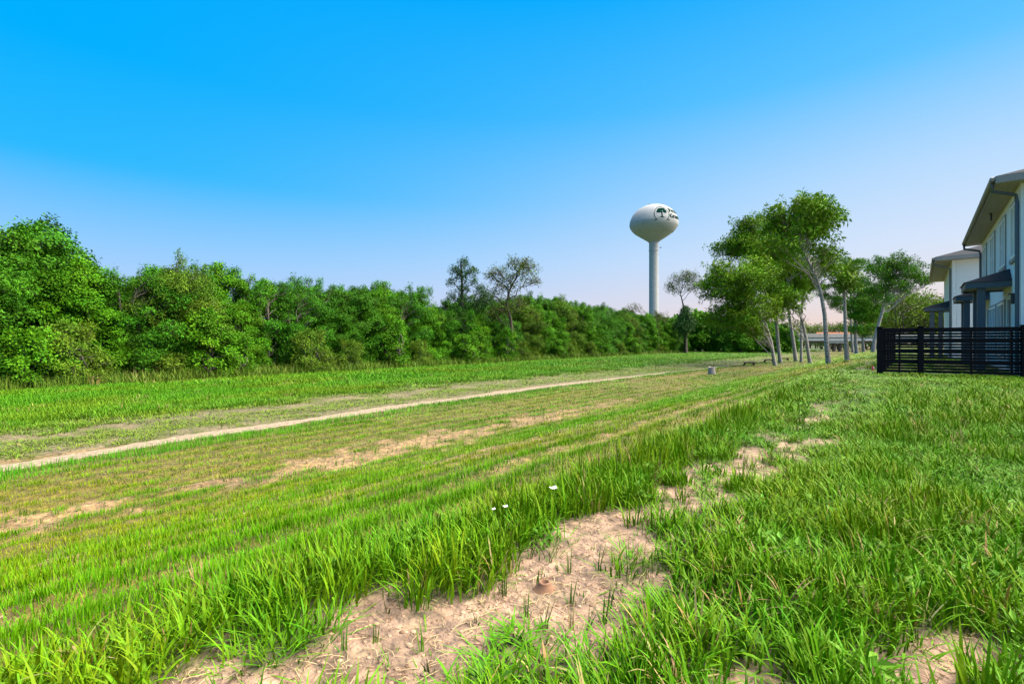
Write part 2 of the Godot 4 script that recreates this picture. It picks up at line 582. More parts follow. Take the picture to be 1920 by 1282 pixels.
func make_tower() -> void:
	var depth := 148.0
	var base := ground_at(1226.0, depth)
	var o := thing("water_tower", "white water tower with green tree emblem rising behind the thicket", "water tower", base)
	var bottom := EYE + (641.0 - 455.0) / FOCAL * depth - base.y
	var st := Shape.new()
	st.lathe([Vector2(3.4, 0.0), Vector2(2.6, 1.6), Vector2(1.75, 3.6), Vector2(1.4, 5.0), Vector2(1.38, bottom - 2.6), Vector2(1.5, bottom - 2.58), Vector2(1.5, bottom - 2.35), Vector2(1.4, bottom - 2.33), Vector2(1.42, bottom + 0.02)], 40)
	put("shaft", st, mats.tower_paint, o)
	var tk := Shape.new()
	tk.lathe(tank_profile(), 72)
	var tank := put("tank", tk, mats.tower_paint, o)
	tank.position.y = bottom
	var weld := Shape.new()
	for h in [4.75, 3.1]:
		var ring := []
		var rr := []
		for k in 73:
			ring.append(on_tank(TAU * k / 72.0, h, 0.0))
			rr.append(0.05)
		weld.tube(ring, rr, 5, false)
	put("weld_seam", weld, mats.tower_paint, tank)
	var hatch := Shape.new()
	hatch.lathe([Vector2(0.45, 11.5), Vector2(0.45, 11.85), Vector2(0.02, 11.95)], 14, Vector3(-1.0, 0, 0))
	hatch.tube([Vector3(-1.7, 11.4, 0), Vector3(-1.7, 12.0, 0)], [0.06, 0.06], 5)
	put("roof_hatch", hatch, mats.slate_paint, tank)
	var aerial := Shape.new()
	aerial.box(Vector3(2.0, -1.6, -0.2), Vector3(2.3, -1.35, 0.2))
	aerial.box(Vector3(1.3, -1.5, -0.04), Vector3(2.0, -1.44, 0.04))
	put("aerial", aerial, mats.slate_paint, tank)
	# the emblem: an arch open at the foot with a tree inside, painted on the shell
	var toward := atan2(-base.x, -base.z)            # azimuth (from +z) of the side that faces the house
	var mid := toward + deg_to_rad(19.5)
	var hc := 7.25
	var em := Shape.new()
	var ring := []
	var pts := 64
	for k in pts:
		var a0 := deg_to_rad(-45.0 + 270.0 * k / pts)
		var a1 := deg_to_rad(-45.0 + 270.0 * (k + 1) / pts)
		emblem_quad(em, mid, hc, [Vector2(cos(a0), sin(a0)) * 2.42, Vector2(cos(a1), sin(a1)) * 2.42, Vector2(cos(a1), sin(a1)) * 2.27, Vector2(cos(a0), sin(a0)) * 2.27])
	for sg in [-1.0, 1.0]:
		emblem_quad(em, mid, hc, [Vector2(sg * 1.5, -1.60), Vector2(sg * 2.4, -1.86), Vector2(sg * 2.4, -1.98), Vector2(sg * 1.45, -1.88)])
	put("emblem_arch", em, mats.logo_green, tank)
	var tr := Shape.new()
	for q in [[-0.18, -1.2, 0.18, 0.2], [-0.13, 0.0, 0.13, 0.6]]:
		emblem_quad(tr, mid, hc + 0.3, [Vector2(q[0], q[1]), Vector2(q[2], q[1]), Vector2(q[2], q[3]), Vector2(q[0], q[3])])
	for k in 6:
		var xa := -1.4 + k * 2.8 / 6.0
		var xb := xa + 2.8 / 6.0
		emblem_quad(tr, mid, hc + 0.3, [Vector2(xa, -1.55), Vector2(xb, -1.55), Vector2(xb, -1.55 + 0.42 * (1.0 - pow(absf(xb) / 1.4, 0.5))), Vector2(xa, -1.55 + 0.42 * (1.0 - pow(absf(xa) / 1.4, 0.5)))])
	emblem_quad(tr, mid, hc + 0.3, [Vector2(-0.12, -0.1), Vector2(0.1, 0.1), Vector2(-0.75, 0.62), Vector2(-0.85, 0.45)])
	emblem_quad(tr, mid, hc + 0.3, [Vector2(-0.1, 0.1), Vector2(0.12, -0.1), Vector2(0.85, 0.45), Vector2(0.75, 0.62)])
	var blobs := [[-1.15, 0.45, 0.45], [-0.85, 0.9, 0.48], [-0.3, 1.15, 0.42], [0.35, 1.2, 0.42], [0.85, 0.95, 0.48], [1.2, 0.45, 0.45], [0.9, 0.25, 0.35], [-0.75, 0.3, 0.36], [0.0, 0.72, 0.34], [1.35, 0.1, 0.25], [-1.4, 0.25, 0.25]]
	for b in blobs:
		for k in 12:
			var a0 := TAU * k / 12
			var a1 := TAU * (k + 1) / 12
			var ce := Vector2(b[0], b[1])
			emblem_quad(tr, mid, hc + 0.3, [ce, ce + Vector2(cos(a0), sin(a0)) * b[2], ce + Vector2(cos(a1), sin(a1)) * b[2], ce])
	put("emblem_tree", tr, mats.logo_green, tank)
	var row := 0
	for word in ["Pecan", "Grove"]:
		var tm := TextMesh.new()
		var font := SystemFont.new()
		font.font_names = PackedStringArray(["Droid Serif"])
		font.font_weight = 700
		tm.font = font
		tm.text = word
		tm.font_size = 64
		tm.pixel_size = 0.028
		tm.depth = 0.05
		tm.horizontal_alignment = HORIZONTAL_ALIGNMENT_LEFT
		var arr := tm.surface_get_arrays(0)
		var vv: PackedVector3Array = arr[Mesh.ARRAY_VERTEX]
		var let := Shape.new()
		var src: PackedInt32Array = arr[Mesh.ARRAY_INDEX] if arr[Mesh.ARRAY_INDEX] != null else PackedInt32Array(range(vv.size()))
		var x0 := 1e9
		for p in vv: x0 = minf(x0, p.x)
		for k in range(0, src.size(), 3):
			var q := []
			for e in 3:
				var p := vv[src[k + e]]
				var h: float = hc + (1.27 if row == 0 else -0.55) + p.y
				q.append(on_tank(mid + (2.62 + (p.x - x0)) / 7.3, h, 0.10 + p.z))
			if (q[1] - q[0]).cross(q[2] - q[0]).length() > 1e-7:
				let.tri(q[0], q[1], q[2], Vector3(q[0].x, 0, q[0].z) if absf(vv[src[k]].z - vv[src[k + 1]].z) + absf(vv[src[k]].z - vv[src[k + 2]].z) < 0.001 else Vector3.ZERO)
		put("lettering", let, mats.logo_green, tank)
		row += 1

func emblem_quad(sh: Shape, mid: float, hc: float, q: Array) -> void:
	var w := []
	for p in q:
		w.append(on_tank(mid + p.x / 7.3, hc + p.y, 0.09))
	var out := Vector3(w[0].x, 0, w[0].z)
	sh.tri(w[0], w[1], w[2], out)
	if q[3] != q[0]:
		sh.tri(w[0], w[2], w[3], out)

# ---------------------------------------------------------------- road bridge
func make_bridge() -> void:
	var z := -120.0
	var o := thing("road_bridge", "low concrete road bridge with pale beam seen between the pale trunks", "bridge", Vector3(95, -1.0, z))
	boxed("deck", Vector3(-45, 3.45, -5.0), Vector3(45, 3.70, 5.0), mats.concrete, o, 0.03)
	boxed("beam", Vector3(-45, 2.62, 4.2), Vector3(45, 3.45, 4.75), mats.bridge_beam, o, 0.03)
	boxed("beam", Vector3(-45, 2.62, -4.75), Vector3(45, 3.45, -4.2), mats.bridge_beam, o, 0.03)
	for k in 15:
		boxed("parapet", Vector3(-45 + k * 6.0, 3.70, 4.55), Vector3(-45 + k * 6.0 + 5.94, 4.32, 4.85), mats.concrete, o, 0.03)
	for k in 23:
		boxed("rail_post", Vector3(-44.5 + k * 4.0, 4.32, 4.62), Vector3(-44.38 + k * 4.0, 4.55, 4.76), mats.bridge_beam, o, 0.01)
	for k in 8:
		var x := -40.0 + k * 12.0 - 2.5
		boxed("pier_cap", Vector3(x - 0.3, 2.05, -4.4), Vector3(x + 4.2, 2.62, 4.4), mats.bridge_beam, o, 0.03)
		for j in 3:
			var ps := Shape.new()
			ps.tube([Vector3(x + 0.3 + j * 1.6, 0, 3.6 - j * 0.3), Vector3(x + 0.3 + j * 1.6, 2.05, 3.6 - j * 0.3)], [0.42, 0.42], 12)
			put("pier", ps, mats.bridge_pier, o)
	for k in 7:
		var b := Shape.new()
		b.box(Vector3(-1.35, 0, -0.25), Vector3(1.35, 0.45, 0.25), 0.05)
		b.box(Vector3(-1.3, 0.45, -0.14), Vector3(1.3, 0.98, 0.14), 0.05)
		var m := put("traffic_barrier", b, mats.barrier_orange)
		m.position = Vector3(76.0 + k * 2.8, 2.70, z + 2.2)
		tag(m, "orange plastic barrier standing in a row on the road bridge", "barrier", "orange barriers on the bridge")

# ---------------------------------------------------------------- houses
# house frame: x across (away from the easement), -z along the row, k times larger than first measured from the eaves
func hp(s: float, t: float, y: float) -> Vector3:
	return Vector3(s * 1.1, EYE + (y - EYE) * 1.1, -t * 1.1)

func house_root(called: String, label: String) -> Node3D:
	var o := thing(called, label, "house")
	o.rotation.y = -atan2(HS, HC)
	return o

# wall in the plane x = s (long) or z = -t (end); openings as [from, to, low, high]
func wall_piece(parent: Node, along_t: bool, fixed: float, a: float, b: float, y0: float, y1: float, holes: Array, thick := 0.2) -> void:
	var xs := [a, b]
	var ys := [y0, y1]
	for h in holes:
		xs.append_array([h[0], h[1]])
		ys.append_array([h[2], h[3]])
	xs.sort()
	ys.sort()
	var sh := Shape.new()
	for i in xs.size() - 1:
		for j in ys.size() - 1:
			if xs[i + 1] - xs[i] < 0.001 or ys[j + 1] - ys[j] < 0.001: continue
			var mx: float = (xs[i] + xs[i + 1]) * 0.5
			var my: float = (ys[j] + ys[j + 1]) * 0.5
			var open := false
			for h in holes:
				if mx > h[0] and mx < h[1] and my > h[2] and my < h[3]: open = true
			if open: continue
			if along_t:
				sh.box(Vector3(fixed, ys[j], -xs[i + 1]), Vector3(fixed + thick, ys[j + 1], -xs[i]))
			else:
				sh.box(Vector3(xs[i], ys[j], -fixed - thick), Vector3(xs[i + 1], ys[j + 1], -fixed))
	put("wall", sh, mats.stucco, parent)

# a window in the long wall: two sashes wide, each of two lights
func wall_window(parent: Node, fixed: float, a: float, b: float, y0: float, y1: float, door := false) -> void:
	var f := Shape.new()
	var w := 0.09
	f.box(Vector3(fixed - 0.05, y0, -a - w), Vector3(fixed + 0.10, y1, -a), 0.004)
	f.box(Vector3(fixed - 0.05, y0, -b), Vector3(fixed + 0.10, y1, -b + w), 0.004)
	f.box(Vector3(fixed - 0.048, y0, -b + w), Vector3(fixed + 0.098, y0 + w, -a - w), 0.004)
	f.box(Vector3(fixed - 0.048, y1 - w, -b + w), Vector3(fixed + 0.098, y1, -a - w), 0.004)
	var m := -(a + b) * 0.5
	f.box(Vector3(fixed - 0.045, y0 + w, m - 0.055), Vector3(fixed + 0.095, y1 - w, m + 0.055), 0.004)
	if not door:
		var ym := lerpf(y0, y1, 0.48)
		f.box(Vector3(fixed + 0.0, ym - 0.03, -b + w), Vector3(fixed + 0.085, ym + 0.03, m - 0.055), 0.004)
		f.box(Vector3(fixed + 0.0, ym - 0.03, m + 0.055), Vector3(fixed + 0.085, ym + 0.03, -a - w), 0.004)
	var win := put("window", f, mats.window_white, parent)
	for half in [[-b + w, m - 0.055], [m + 0.055, -a - w]]:
		boxed("pane", Vector3(fixed + 0.01, y0 + w, half[0]), Vector3(fixed + 0.016, y1 - w, half[1]), mats.pane_glass, win, 0.0)
		boxed("blind", Vector3(fixed + 0.14, y0 + 0.05, half[0]), Vector3(fixed + 0.15, lerpf(y0, y1, 0.46), half[1]), mats.interior, win, 0.0)
	# taupe casing and sill
	if not door:
		boxed("sill", Vector3(fixed - 0.07, y0 - 0.14, -b - 0.08), Vector3(fixed - 0.003, y0 - 0.002, -a + 0.08), mats.trim_taupe, win)
	var cs := Shape.new()
	cs.box(Vector3(fixed - 0.035, y0 - 0.001, -a + 0.002), Vector3(fixed - 0.002, y1 + 0.08, -a + 0.08), 0.004)
	cs.box(Vector3(fixed - 0.035, y0 - 0.001, -b - 0.08), Vector3(fixed - 0.002, y1 + 0.08, -b - 0.002), 0.004)
	cs.box(Vector3(fixed - 0.034, y1 + 0.002, -b), Vector3(fixed - 0.003, y1 + 0.079, -a), 0.004)
	put("casing", cs, mats.trim_taupe, win)

# a hip roof with soffit, fascia boards and gutter; x0..x1 and t0..t1 are the eaves
func hip_roof(parent: Node, x0: float, x1: float, t0: float, t1: float, y: float, rise: float) -> void:
	var r := Shape.new()
	var w := (x1 - x0) * 0.5
	var top := y + 0.20
	var a := Vector3(x0, top, -t0); var b := Vector3(x1, top, -t0); var c := Vector3(x1, top, -t1); var d := Vector3(x0, top, -t1)
	var inset := minf(w, (t1 - t0) * 0.5 - 0.1)
	var e := Vector3(x0 + w, top + rise, -t0 - inset); var f := Vector3(x0 + w, top + rise, -t1 + inset)
	r.quad(a, d, f, e, Vector3(-1, 1, 0))
	r.quad(b, c, f, e, Vector3(1, 1, 0))
	r.tri(a, b, e, Vector3(0, 1, 1))
	r.tri(c, d, f, Vector3(0, 1, -1))
	r.quad(a, b, c, d, Vector3.DOWN)
	var roof := put("roof", r, mats.shingle, parent)
	boxed("soffit", Vector3(x0 + 0.03, y - 0.02, -t1 + 0.03), Vector3(x1 - 0.03, y + 0.02, -t0 - 0.03), mats.soffit, roof, 0.0)
	boxed("fascia", Vector3(x0, y - 0.03, -t1 + 0.03), Vector3(x0 + 0.028, top - 0.004, -t0 - 0.03), mats.trim_taupe, roof)
	boxed("fascia", Vector3(x0, y - 0.03, -t0 - 0.028), Vector3(x1, top - 0.004, -t0), mats.trim_taupe, roof)
	boxed("fascia", Vector3(x0, y - 0.03, -t1), Vector3(x1, top - 0.004, -t1 + 0.028), mats.trim_taupe, roof)
	var g := Shape.new()
	g.box(Vector3(x0 - 0.13, top - 0.15, -t1), Vector3(x0 - 0.002, top - 0.01, -t0), 0.03)
	put("gutter", g, mats.trim_taupe, roof)

# porch roof on posts beside the long wall
func porch(parent: Node, x0: float, x1: float, t0: float, t1: float, y: float, posts: Array, base: float) -> void:
	var r := Shape.new()
	var top := y + 0.22
	var rise := 0.46
	var a := Vector3(x0 - 0.05, top, -t0 + 0.05); var b := Vector3(x1 - 0.006, top, -t0 + 0.05); var c := Vector3(x1 - 0.006, top, -t1 - 0.05); var d := Vector3(x0 - 0.05, top, -t1 - 0.05)
	var e := Vector3(x1 - 0.006, top + rise, -t0 - 0.55); var f := Vector3(x1 - 0.006, top + rise, -t1 + 0.55)
	r.quad(a, d, f, e, Vector3(-1, 1, 0))
	r.tri(a, b, e, Vector3(0, 1, 1))
	r.tri(c, d, f, Vector3(0, 1, -1))
	r.quad(a, b, c, d, Vector3.DOWN)
	var pr := put("porch_roof", r, mats.shingle, parent)
	boxed("fascia", Vector3(x0, y, -t0 - 0.04), Vector3(x1 - 0.008, top - 0.005, -t0), mats.slate_paint, pr)
	boxed("fascia", Vector3(x0, y, -t1), Vector3(x1 - 0.008, top - 0.005, -t1 + 0.04), mats.slate_paint, pr)
	boxed("fascia", Vector3(x0, y, -t1 + 0.042), Vector3(x0 + 0.04, top - 0.005, -t0 - 0.042), mats.slate_paint, pr)
	boxed("ceiling_board", Vector3(x0 + 0.045, y + 0.06, -t1 + 0.045), Vector3(x1 - 0.01, y + 0.09, -t0 - 0.045), mats.trim_taupe, pr, 0.0)
	for p in posts:
		boxed("porch_post", Vector3(p[0] - 0.11, base - 0.1, -p[1] - 0.11), Vector3(p[0] + 0.11, y + 0.058, -p[1] + 0.11), mats.slate_paint, parent, 0.012)

func downspout(parent: Node, pts: Array) -> void:
	var sh := Shape.new()
	var rr := []
	for p in pts: rr.append(0.055)
	sh.tube(pts, rr, 8)
	put("downspout", sh, mats.slate_paint, parent)

func make_houses() -> void:
	var k := 1.1
	var base := 0.0
	# the nearer house
	var o := house_root("house", "white two-storey house with taupe eaves and two slate porch roofs")
	var x := 2.25 * k
	var eave := hp(0, 0, 6.0).y
	var wins := [[20.75, 22.0], [23.35, 24.75], [26.4, 27.9], [29.45, 30.95]]
	var lows := [[23.55, 25.5], [26.05, 28.15]]
	var doors := [[22.3, 23.15], [28.55, 29.4]]
	var holes := []
	var ws := hp(0, 0, 3.95).y
	var wh := hp(0, 0, 5.62).y
	var lh := hp(0, 0, 2.74).y
	for w in wins: holes.append([w[0] * k, w[1] * k, ws, wh])
	for w in lows: holes.append([w[0] * k, w[1] * k, 0.75, lh])
	for w in doors: holes.append([w[0] * k, w[1] * k, 0.36, lh])
	var t0 := 20.3 * k
	var t1 := 31.5 * k
	var x1 := x + 9.0
	wall_piece(o, true, x, t0, t1, base, eave, holes)
	wall_piece(o, true, x1 - 0.2, t0, t1, base, eave, [])
	wall_piece(o, false, t0, x + 0.2, x1 - 0.2, base, eave, [])
	wall_piece(o, false, t1 - 0.2, x + 0.2, x1 - 0.2, base, eave, [])
	boxed("inner_floor", Vector3(x + 0.2, 0.28, -t1 + 0.2), Vector3(x1 - 0.2, 0.36, -t0 - 0.2), mats.interior, o, 0.0)
	boxed("inner_floor", Vector3(x + 0.2, 3.2, -t1 + 0.2), Vector3(x1 - 0.2, 3.45, -t0 - 0.2), mats.interior, o, 0.0)
	boxed("inner_partition", Vector3(x + 3.4, 0.36, -t1 + 0.2), Vector3(x + 3.5, 3.2, -t0 - 0.2), mats.interior, o, 0.0)
	boxed("inner_partition", Vector3(x + 3.4, 3.45, -t1 + 0.2), Vector3(x + 3.5, eave - 0.03, -t0 - 0.2), mats.interior, o, 0.0)
	for w in wins: wall_window(o, x, w[0] * k, w[1] * k, ws, wh)
	for w in lows: wall_window(o, x, w[0] * k, w[1] * k, 0.75, lh, true)
	for w in doors:
		var dr := boxed("door", Vector3(x + 0.05, 0.36, -w[1] * k), Vector3(x + 0.10, lh, -w[0] * k), mats.slate_paint, o)
		var hd := Shape.new()
		hd.tube([Vector3(-0.03, -0.15, 0.36), Vector3(-0.07, -0.15, 0.36), Vector3(-0.07, -0.15, 0.24)], [0.012, 0.012, 0.012], 6)
		put("handle", hd, mats.wire, dr)
	hip_roof(o, 1.69 * k, x1 + 0.6, 19.8 * k, 32.0 * k, eave, 1.9)
	porch(o, 1.165 * k, x, 21.95 * k, 24.1 * k, hp(0, 0, 3.12).y, [[1.56 * k, 22.2 * k], [1.56 * k, 23.8 * k]], 0.25)
	porch(o, 1.2 * k, x, 28.3 * k, 30.4 * k, hp(0, 0, 3.12).y, [[1.56 * k, 28.6 * k], [1.56 * k, 30.1 * k]], 0.25)
	downspout(o, [Vector3(1.69 * k - 0.06, eave + 0.05, -20.0 * k), Vector3(1.69 * k - 0.05, eave - 0.22, -20.05 * k), Vector3(x - 0.10, eave - 0.36, -t0 - 0.05), Vector3(x - 0.07, eave - 0.6, -t0 - 0.08), Vector3(x - 0.07, 0.3, -t0 - 0.08)])
	downspout(o, [Vector3(1.69 * k - 0.06, eave + 0.05, -31.8 * k), Vector3(1.69 * k - 0.05, eave - 0.2, -31.75 * k), Vector3(x - 0.10, eave - 0.42, -t1 + 0.06), Vector3(x - 0.07, eave - 0.6, -t1 + 0.06), Vector3(x - 0.07, 0.3, -t1 + 0.06)])
	var lamp := Shape.new()
	lamp.box(Vector3(-0.10, -0.17, -0.06), Vector3(0.0, 0.17, 0.06), 0.02)
	lamp.box(Vector3(-0.16, 0.15, -0.08), Vector3(0.0, 0.19, 0.08), 0.01)
	var lm := put("wall_lantern", lamp, mats.lamp_black, o)
	lm.position = Vector3(x - 0.002, hp(0, 0, 2.68).y, -21.35 * k)
	var vent := put("soffit_lamp", lamp, mats.lamp_black, o)
	vent.scale = Vector3(0.6, 0.8, 0.8)
	vent.position = Vector3(2.0 * k, eave - 0.16, -24.4 * k)

	# the house beyond it
	var h2 := house_root("house", "white two-storey house with plain end wall beyond the porch house")
	var y2 := hp(0, 0, 6.02).y
	var a := 1.42 * k
	var u0 := 37.2 * k
	var u1 := 49.0 * k
	wall_piece(h2, true, a, u0, u1, base - 0.2, y2, [])
	wall_piece(h2, true, a + 8.8, u0, u1, base - 0.2, y2, [])
	# end wall of stucco panels with control joints between them
	var cuts := [0.2, 3.2, 6.2, 8.8]
	var rows := [-0.2, 1.9, 4.1, y2]
	for i in 3:
		for j in 3:
			boxed("wall_panel", Vector3(a + cuts[i] + 0.006, rows[j] + 0.006, -u0 - 0.19), Vector3(a + cuts[i + 1] - 0.006, rows[j + 1] - 0.006, -u0 - 0.004), mats.stucco, h2, 0.004)
	boxed("wall", Vector3(a + 0.2, -0.2, -u0 - 0.25), Vector3(a + 8.8, y2, -u0 - 0.195), mats.stucco, h2, 0.0)
	wall_piece(h2, false, u1 - 0.2, a + 0.2, a + 8.8, base - 0.2, y2, [])
	hip_roof(h2, 0.66 * k, a + 9.7, 36.6 * k, 49.7 * k, y2, 1.9)
	porch(h2, 0.22 * k, a, 37.9 * k, 40.2 * k, hp(0, 0, 3.2).y, [[0.58 * k, 38.15 * k], [0.95 * k, 38.15 * k], [0.58 * k, 39.9 * k]], 0.2)
	downspout(h2, [Vector3(0.66 * k - 0.06, y2 + 0.05, -36.85 * k), Vector3(0.66 * k - 0.05, y2 - 0.2, -36.9 * k), Vector3(a - 0.08, y2 - 0.5, -u0 - 0.07), Vector3(a - 0.08, 0.1, -u0 - 0.07)])

# ---------------------------------------------------------------- slat fence
func fence_run(o: Node3D, from: Vector3, to: Vector3, posts: Array, studs: Array) -> void:
	var along := (to - from)
	along.y = 0.0
	var length := along.length()
	along /= length
	var turn := atan2(-along.z, along.x)
	var frame := Transform3D(Basis(Vector3.UP, turn), from)
	var top := 1.56
	var fix := func(m: MeshInstance3D) -> void: m.transform = frame * m.transform
	for p in posts:
		var m := boxed("post", Vector3(p - 0.075, -0.3, -0.075), Vector3(p + 0.075, top + 0.03, 0.075), mats.fence_black, o, 0.008)
		fix.call(m)
		var cap := boxed("post_cap", Vector3(p - 0.09, top + 0.031, -0.09), Vector3(p + 0.09, top + 0.06, 0.09), mats.fence_black, o, 0.01)
		fix.call(cap)
	for p in studs:
		var m := boxed("stud", Vector3(p - 0.025, 0.03, -0.06), Vector3(p + 0.025, top - 0.01, -0.013), mats.fence_black, o, 0.004)
		fix.call(m)
	# from the top: a wide board, two narrow slats, then the next wide board
	var y := top
	var boards := []
	for k in 4:
		boards.append([y - 0.145, y]); y -= 0.145 + 0.027
		boards.append([y - 0.065, y]); y -= 0.065 + 0.027
		boards.append([y - 0.065, y]); y -= 0.065 + 0.027
	boards.append([y - 0.085, y])
	for i in posts.size() - 1:
		for b in boards:
			var m := boxed("slat", Vector3(posts[i] + 0.077, b[0], -0.011), Vector3(posts[i + 1] - 0.077, b[1], 0.011), mats.fence_black, o, 0.004)
			fix.call(m)

func make_fence() -> void:
	var a := Vector3(690.0 / FOCAL * 16.7, 0, -16.7)
	var b := Vector3(985.0 / FOCAL * 14.75, 0, -14.75)
	a.y = ground_y(s_of(a), t_of(a)) + 0.02
	b.y = a.y
	var length := Vector2(b.x - a.x, b.z - a.z).length()
	var o := thing("slat_fence", "black horizontal slat fence around the yard of the porch house", "fence")
	fence_run(o, a, b, [0.0, length * 0.285, length * 0.93, length * 1.35], [length * 0.142, length * 0.615, length * 0.86])
	var along := Vector3(HS, 0, -HC)
	fence_run(o, a + along * 0.09, a + along * 12.5, [2.4, 4.8, 7.2, 9.6, 12.0], [1.2, 3.6, 6.0, 8.4, 10.8])

# ---------------------------------------------------------------- leaves and trees
func leaf(sh: Shape, at: Vector3, dir: Vector3, face: Vector3, length: float, width: float) -> void:
	var side := dir.cross(face).normalized() * width * 0.5
	var up := side.cross(dir).normalized()
	var m := at + dir * length * 0.42
	var tip := at + dir * length - up * length * 0.12
	var l := m + side + up * width * 0.16
	var r := m - side + up * width * 0.16
	sh.tri(at, l, tip, up)
	sh.tri(at, tip, r, up)

func leaf_clump(seed_: int, count: int, spread: float, length: float, width: float, droop: float) -> ArrayMesh:
	var g := RandomNumberGenerator.new()
	g.seed = seed_
	var sh := Shape.new()
	sh.colored = true
	for i in count:
		var d := Vector3(g.randfn(), g.randfn() * 0.55 + 0.25, g.randfn()).normalized()
		var at := d * spread * g.randf_range(0.15, 0.85)
		var dir := (d + Vector3(g.randfn(), g.randfn(), g.randfn()) * 0.35 + Vector3.DOWN * droop).normalized()
		var face := (Vector3.UP + Vector3(g.randfn(), g.randfn(), g.randfn()) * 0.45).normalized()
		var k := g.randf_range(0.75, 1.2)
		sh.col = Color(k * g.randf_range(0.85, 1.2), k, k * g.randf_range(0.8, 1.2))
		leaf(sh, at, dir, face, length * g.randf_range(0.7, 1.25), width * g.randf_range(0.8, 1.2))
	return sh.mesh()

func bent(a: Vector3, b: Vector3, lift: float, steps: int, g: RandomNumberGenerator, wobble: float) -> Array:
	var out := []
	for i in steps + 1:
		var f := float(i) / steps
		var p := a.lerp(b, f)
		p.y += lift * sin(f * PI) 
		if i > 0 and i < steps:
			p += Vector3(g.randfn(), g.randfn(), g.randfn()) * wobble
		out.append(p)
	return out

func tapered(r0: float, r1: float, count: int) -> Array:
	var a := []
	for i in count: a.append(lerpf(r0, r1, float(i) / (count - 1)))
	return a

# a tree from its trunk line and the round masses of its crown; both in metres from its foot
func grow(o: Node3D, trunks: Array, r0: float, r1: float, masses: Array, q: Dictionary) -> void:
	var g := RandomNumberGenerator.new()
	g.seed = q.seed
	var wood := Shape.new()
	for tr in trunks:
		wood.tube(tr, tapered(r0, r1, tr.size()), 9, false)
		# root flare
		wood.tube([tr[0] + Vector3.DOWN * 0.15, tr[0] + Vector3.UP * 0.12, tr[0].lerp(tr[1], minf(1.0, 0.7 / maxf(0.2, tr[0].distance_to(tr[1]))))], [r0 * 1.35, r0 * 1.12, r0 * 0.97], 9, false)
	put("trunk", wood, q.bark, o)
	if q.get("split", 0) > 0:
		var parts := []
		for ms in masses:
			for k in int(q.split):
				var d := Vector3(g.randfn(), g.randfn() * 0.9 + 0.15, g.randfn()).normalized()
				var f := g.randf_range(0.34, 0.56)
				parts.append([ms[0] + d * ms[1] * g.randf_range(0.45, 0.85), Vector3(ms[1].x * f * 1.25, ms[1].y * f * 0.8, ms[1].z * f * 1.25)])
		masses = parts
	var limbs := Shape.new()
	var places := []
	var tints := []
	for ms in masses:
		var c: Vector3 = ms[0]
		var r: Vector3 = ms[1]
		# limb from the nearest fitting trunk point
		var best: Vector3 = trunks[0][0]
		var bd := 1e9
		for tr in trunks:
			for i in range(1, tr.size()):
				for f in [0.33, 0.66, 1.0]:
					var p: Vector3 = tr[i - 1].lerp(tr[i], f)
					var d := Vector2(p.x - c.x, p.z - c.z).length() + absf(p.y - (c.y - 0.6 * Vector2(p.x - c.x, p.z - c.z).length() - r.y * 0.4)) * 1.2
					if d < bd:
						bd = d
						best = p
		var lr: float = clampf(r1 * 0.9, 0.02, 0.2) * q.get("limb", 1.0)
		var line := bent(best, c, 0.08 * best.distance_to(c), 5, g, 0.05 * best.distance_to(c))
		limbs.tube(line, tapered(lr, lr * 0.45, line.size()), 6, false)
		for k in int(q.get("twigs", 6)):
			var d := Vector3(g.randfn(), g.randfn() * 0.8 + 0.35, g.randfn()).normalized()
			var from: Vector3 = line[3 + k % 3]
			var tw := bent(from, c + d * r * 0.95, 0.05 * r.x, 4, g, 0.09 * r.x)
			limbs.tube(tw, tapered(lr * 0.45, lr * 0.12, tw.size()), 4, false)
			for e in int(q.get("sprigs", 2)):
				var st: Vector3 = tw[2 + e % 2]
				var en: Vector3 = c + (d + Vector3(g.randfn(), g.randfn(), g.randfn()) * 0.55).normalized() * r * g.randf_range(0.8, 1.15)
				limbs.tube(bent(st, en, 0.0, 3, g, 0.06 * r.x), tapered(lr * 0.22, lr * 0.07, 4), 3, false)
		var area := 4.0 * PI * pow((pow(r.x * r.y, 1.6) + pow(r.x * r.z, 1.6) + pow(r.y * r.z, 1.6)) / 3.0, 1.0 / 1.6)
		var shade := g.randf_range(0.8, 1.2)
		var warm := g.randf_range(0.88, 1.14)
		for k in int(area * q.dens):
			var d := Vector3(g.randfn(), g.randfn(), g.randfn()).normalized()
			if d.y < -0.3 and g.randf() < 0.6: d.y = -d.y
			var p: Vector3 = c + d * r * (1.0 - q.get("deep", 0.5) * g.randf() * g.randf()) * (1.0 + 0.2 * g.randfn())
			if p.y < 0.15: continue
			var sc: float = q.size * g.randf_range(0.7, 1.3)
			var basis := Basis(Vector3.UP, g.randf() * TAU) * Basis(Vector3.RIGHT, g.randfn() * 0.4)
			# clumps lean outwards
			var axis := Vector3.UP.cross(d)
			if axis.length() > 0.01: basis = Basis(axis.normalized(), 0.5 * acos(clampf(d.y, -1, 1))) * basis
			places.append(Transform3D(basis.scaled(Vector3.ONE * sc), p))
			var v := shade * g.randf_range(0.78, 1.25)
			var cc: Color = q.col
			tints.append(Color(cc.r * v * warm * g.randf_range(0.9, 1.15), cc.g * v, cc.b * v * g.randf_range(0.8, 1.3)))
	put("branches", limbs, q.bark, o)
	if places.size():
		var crown := scattered("crown", q.clump, mats.leaf, places, tints, o)
		crown.set_meta("kind", "stuff")

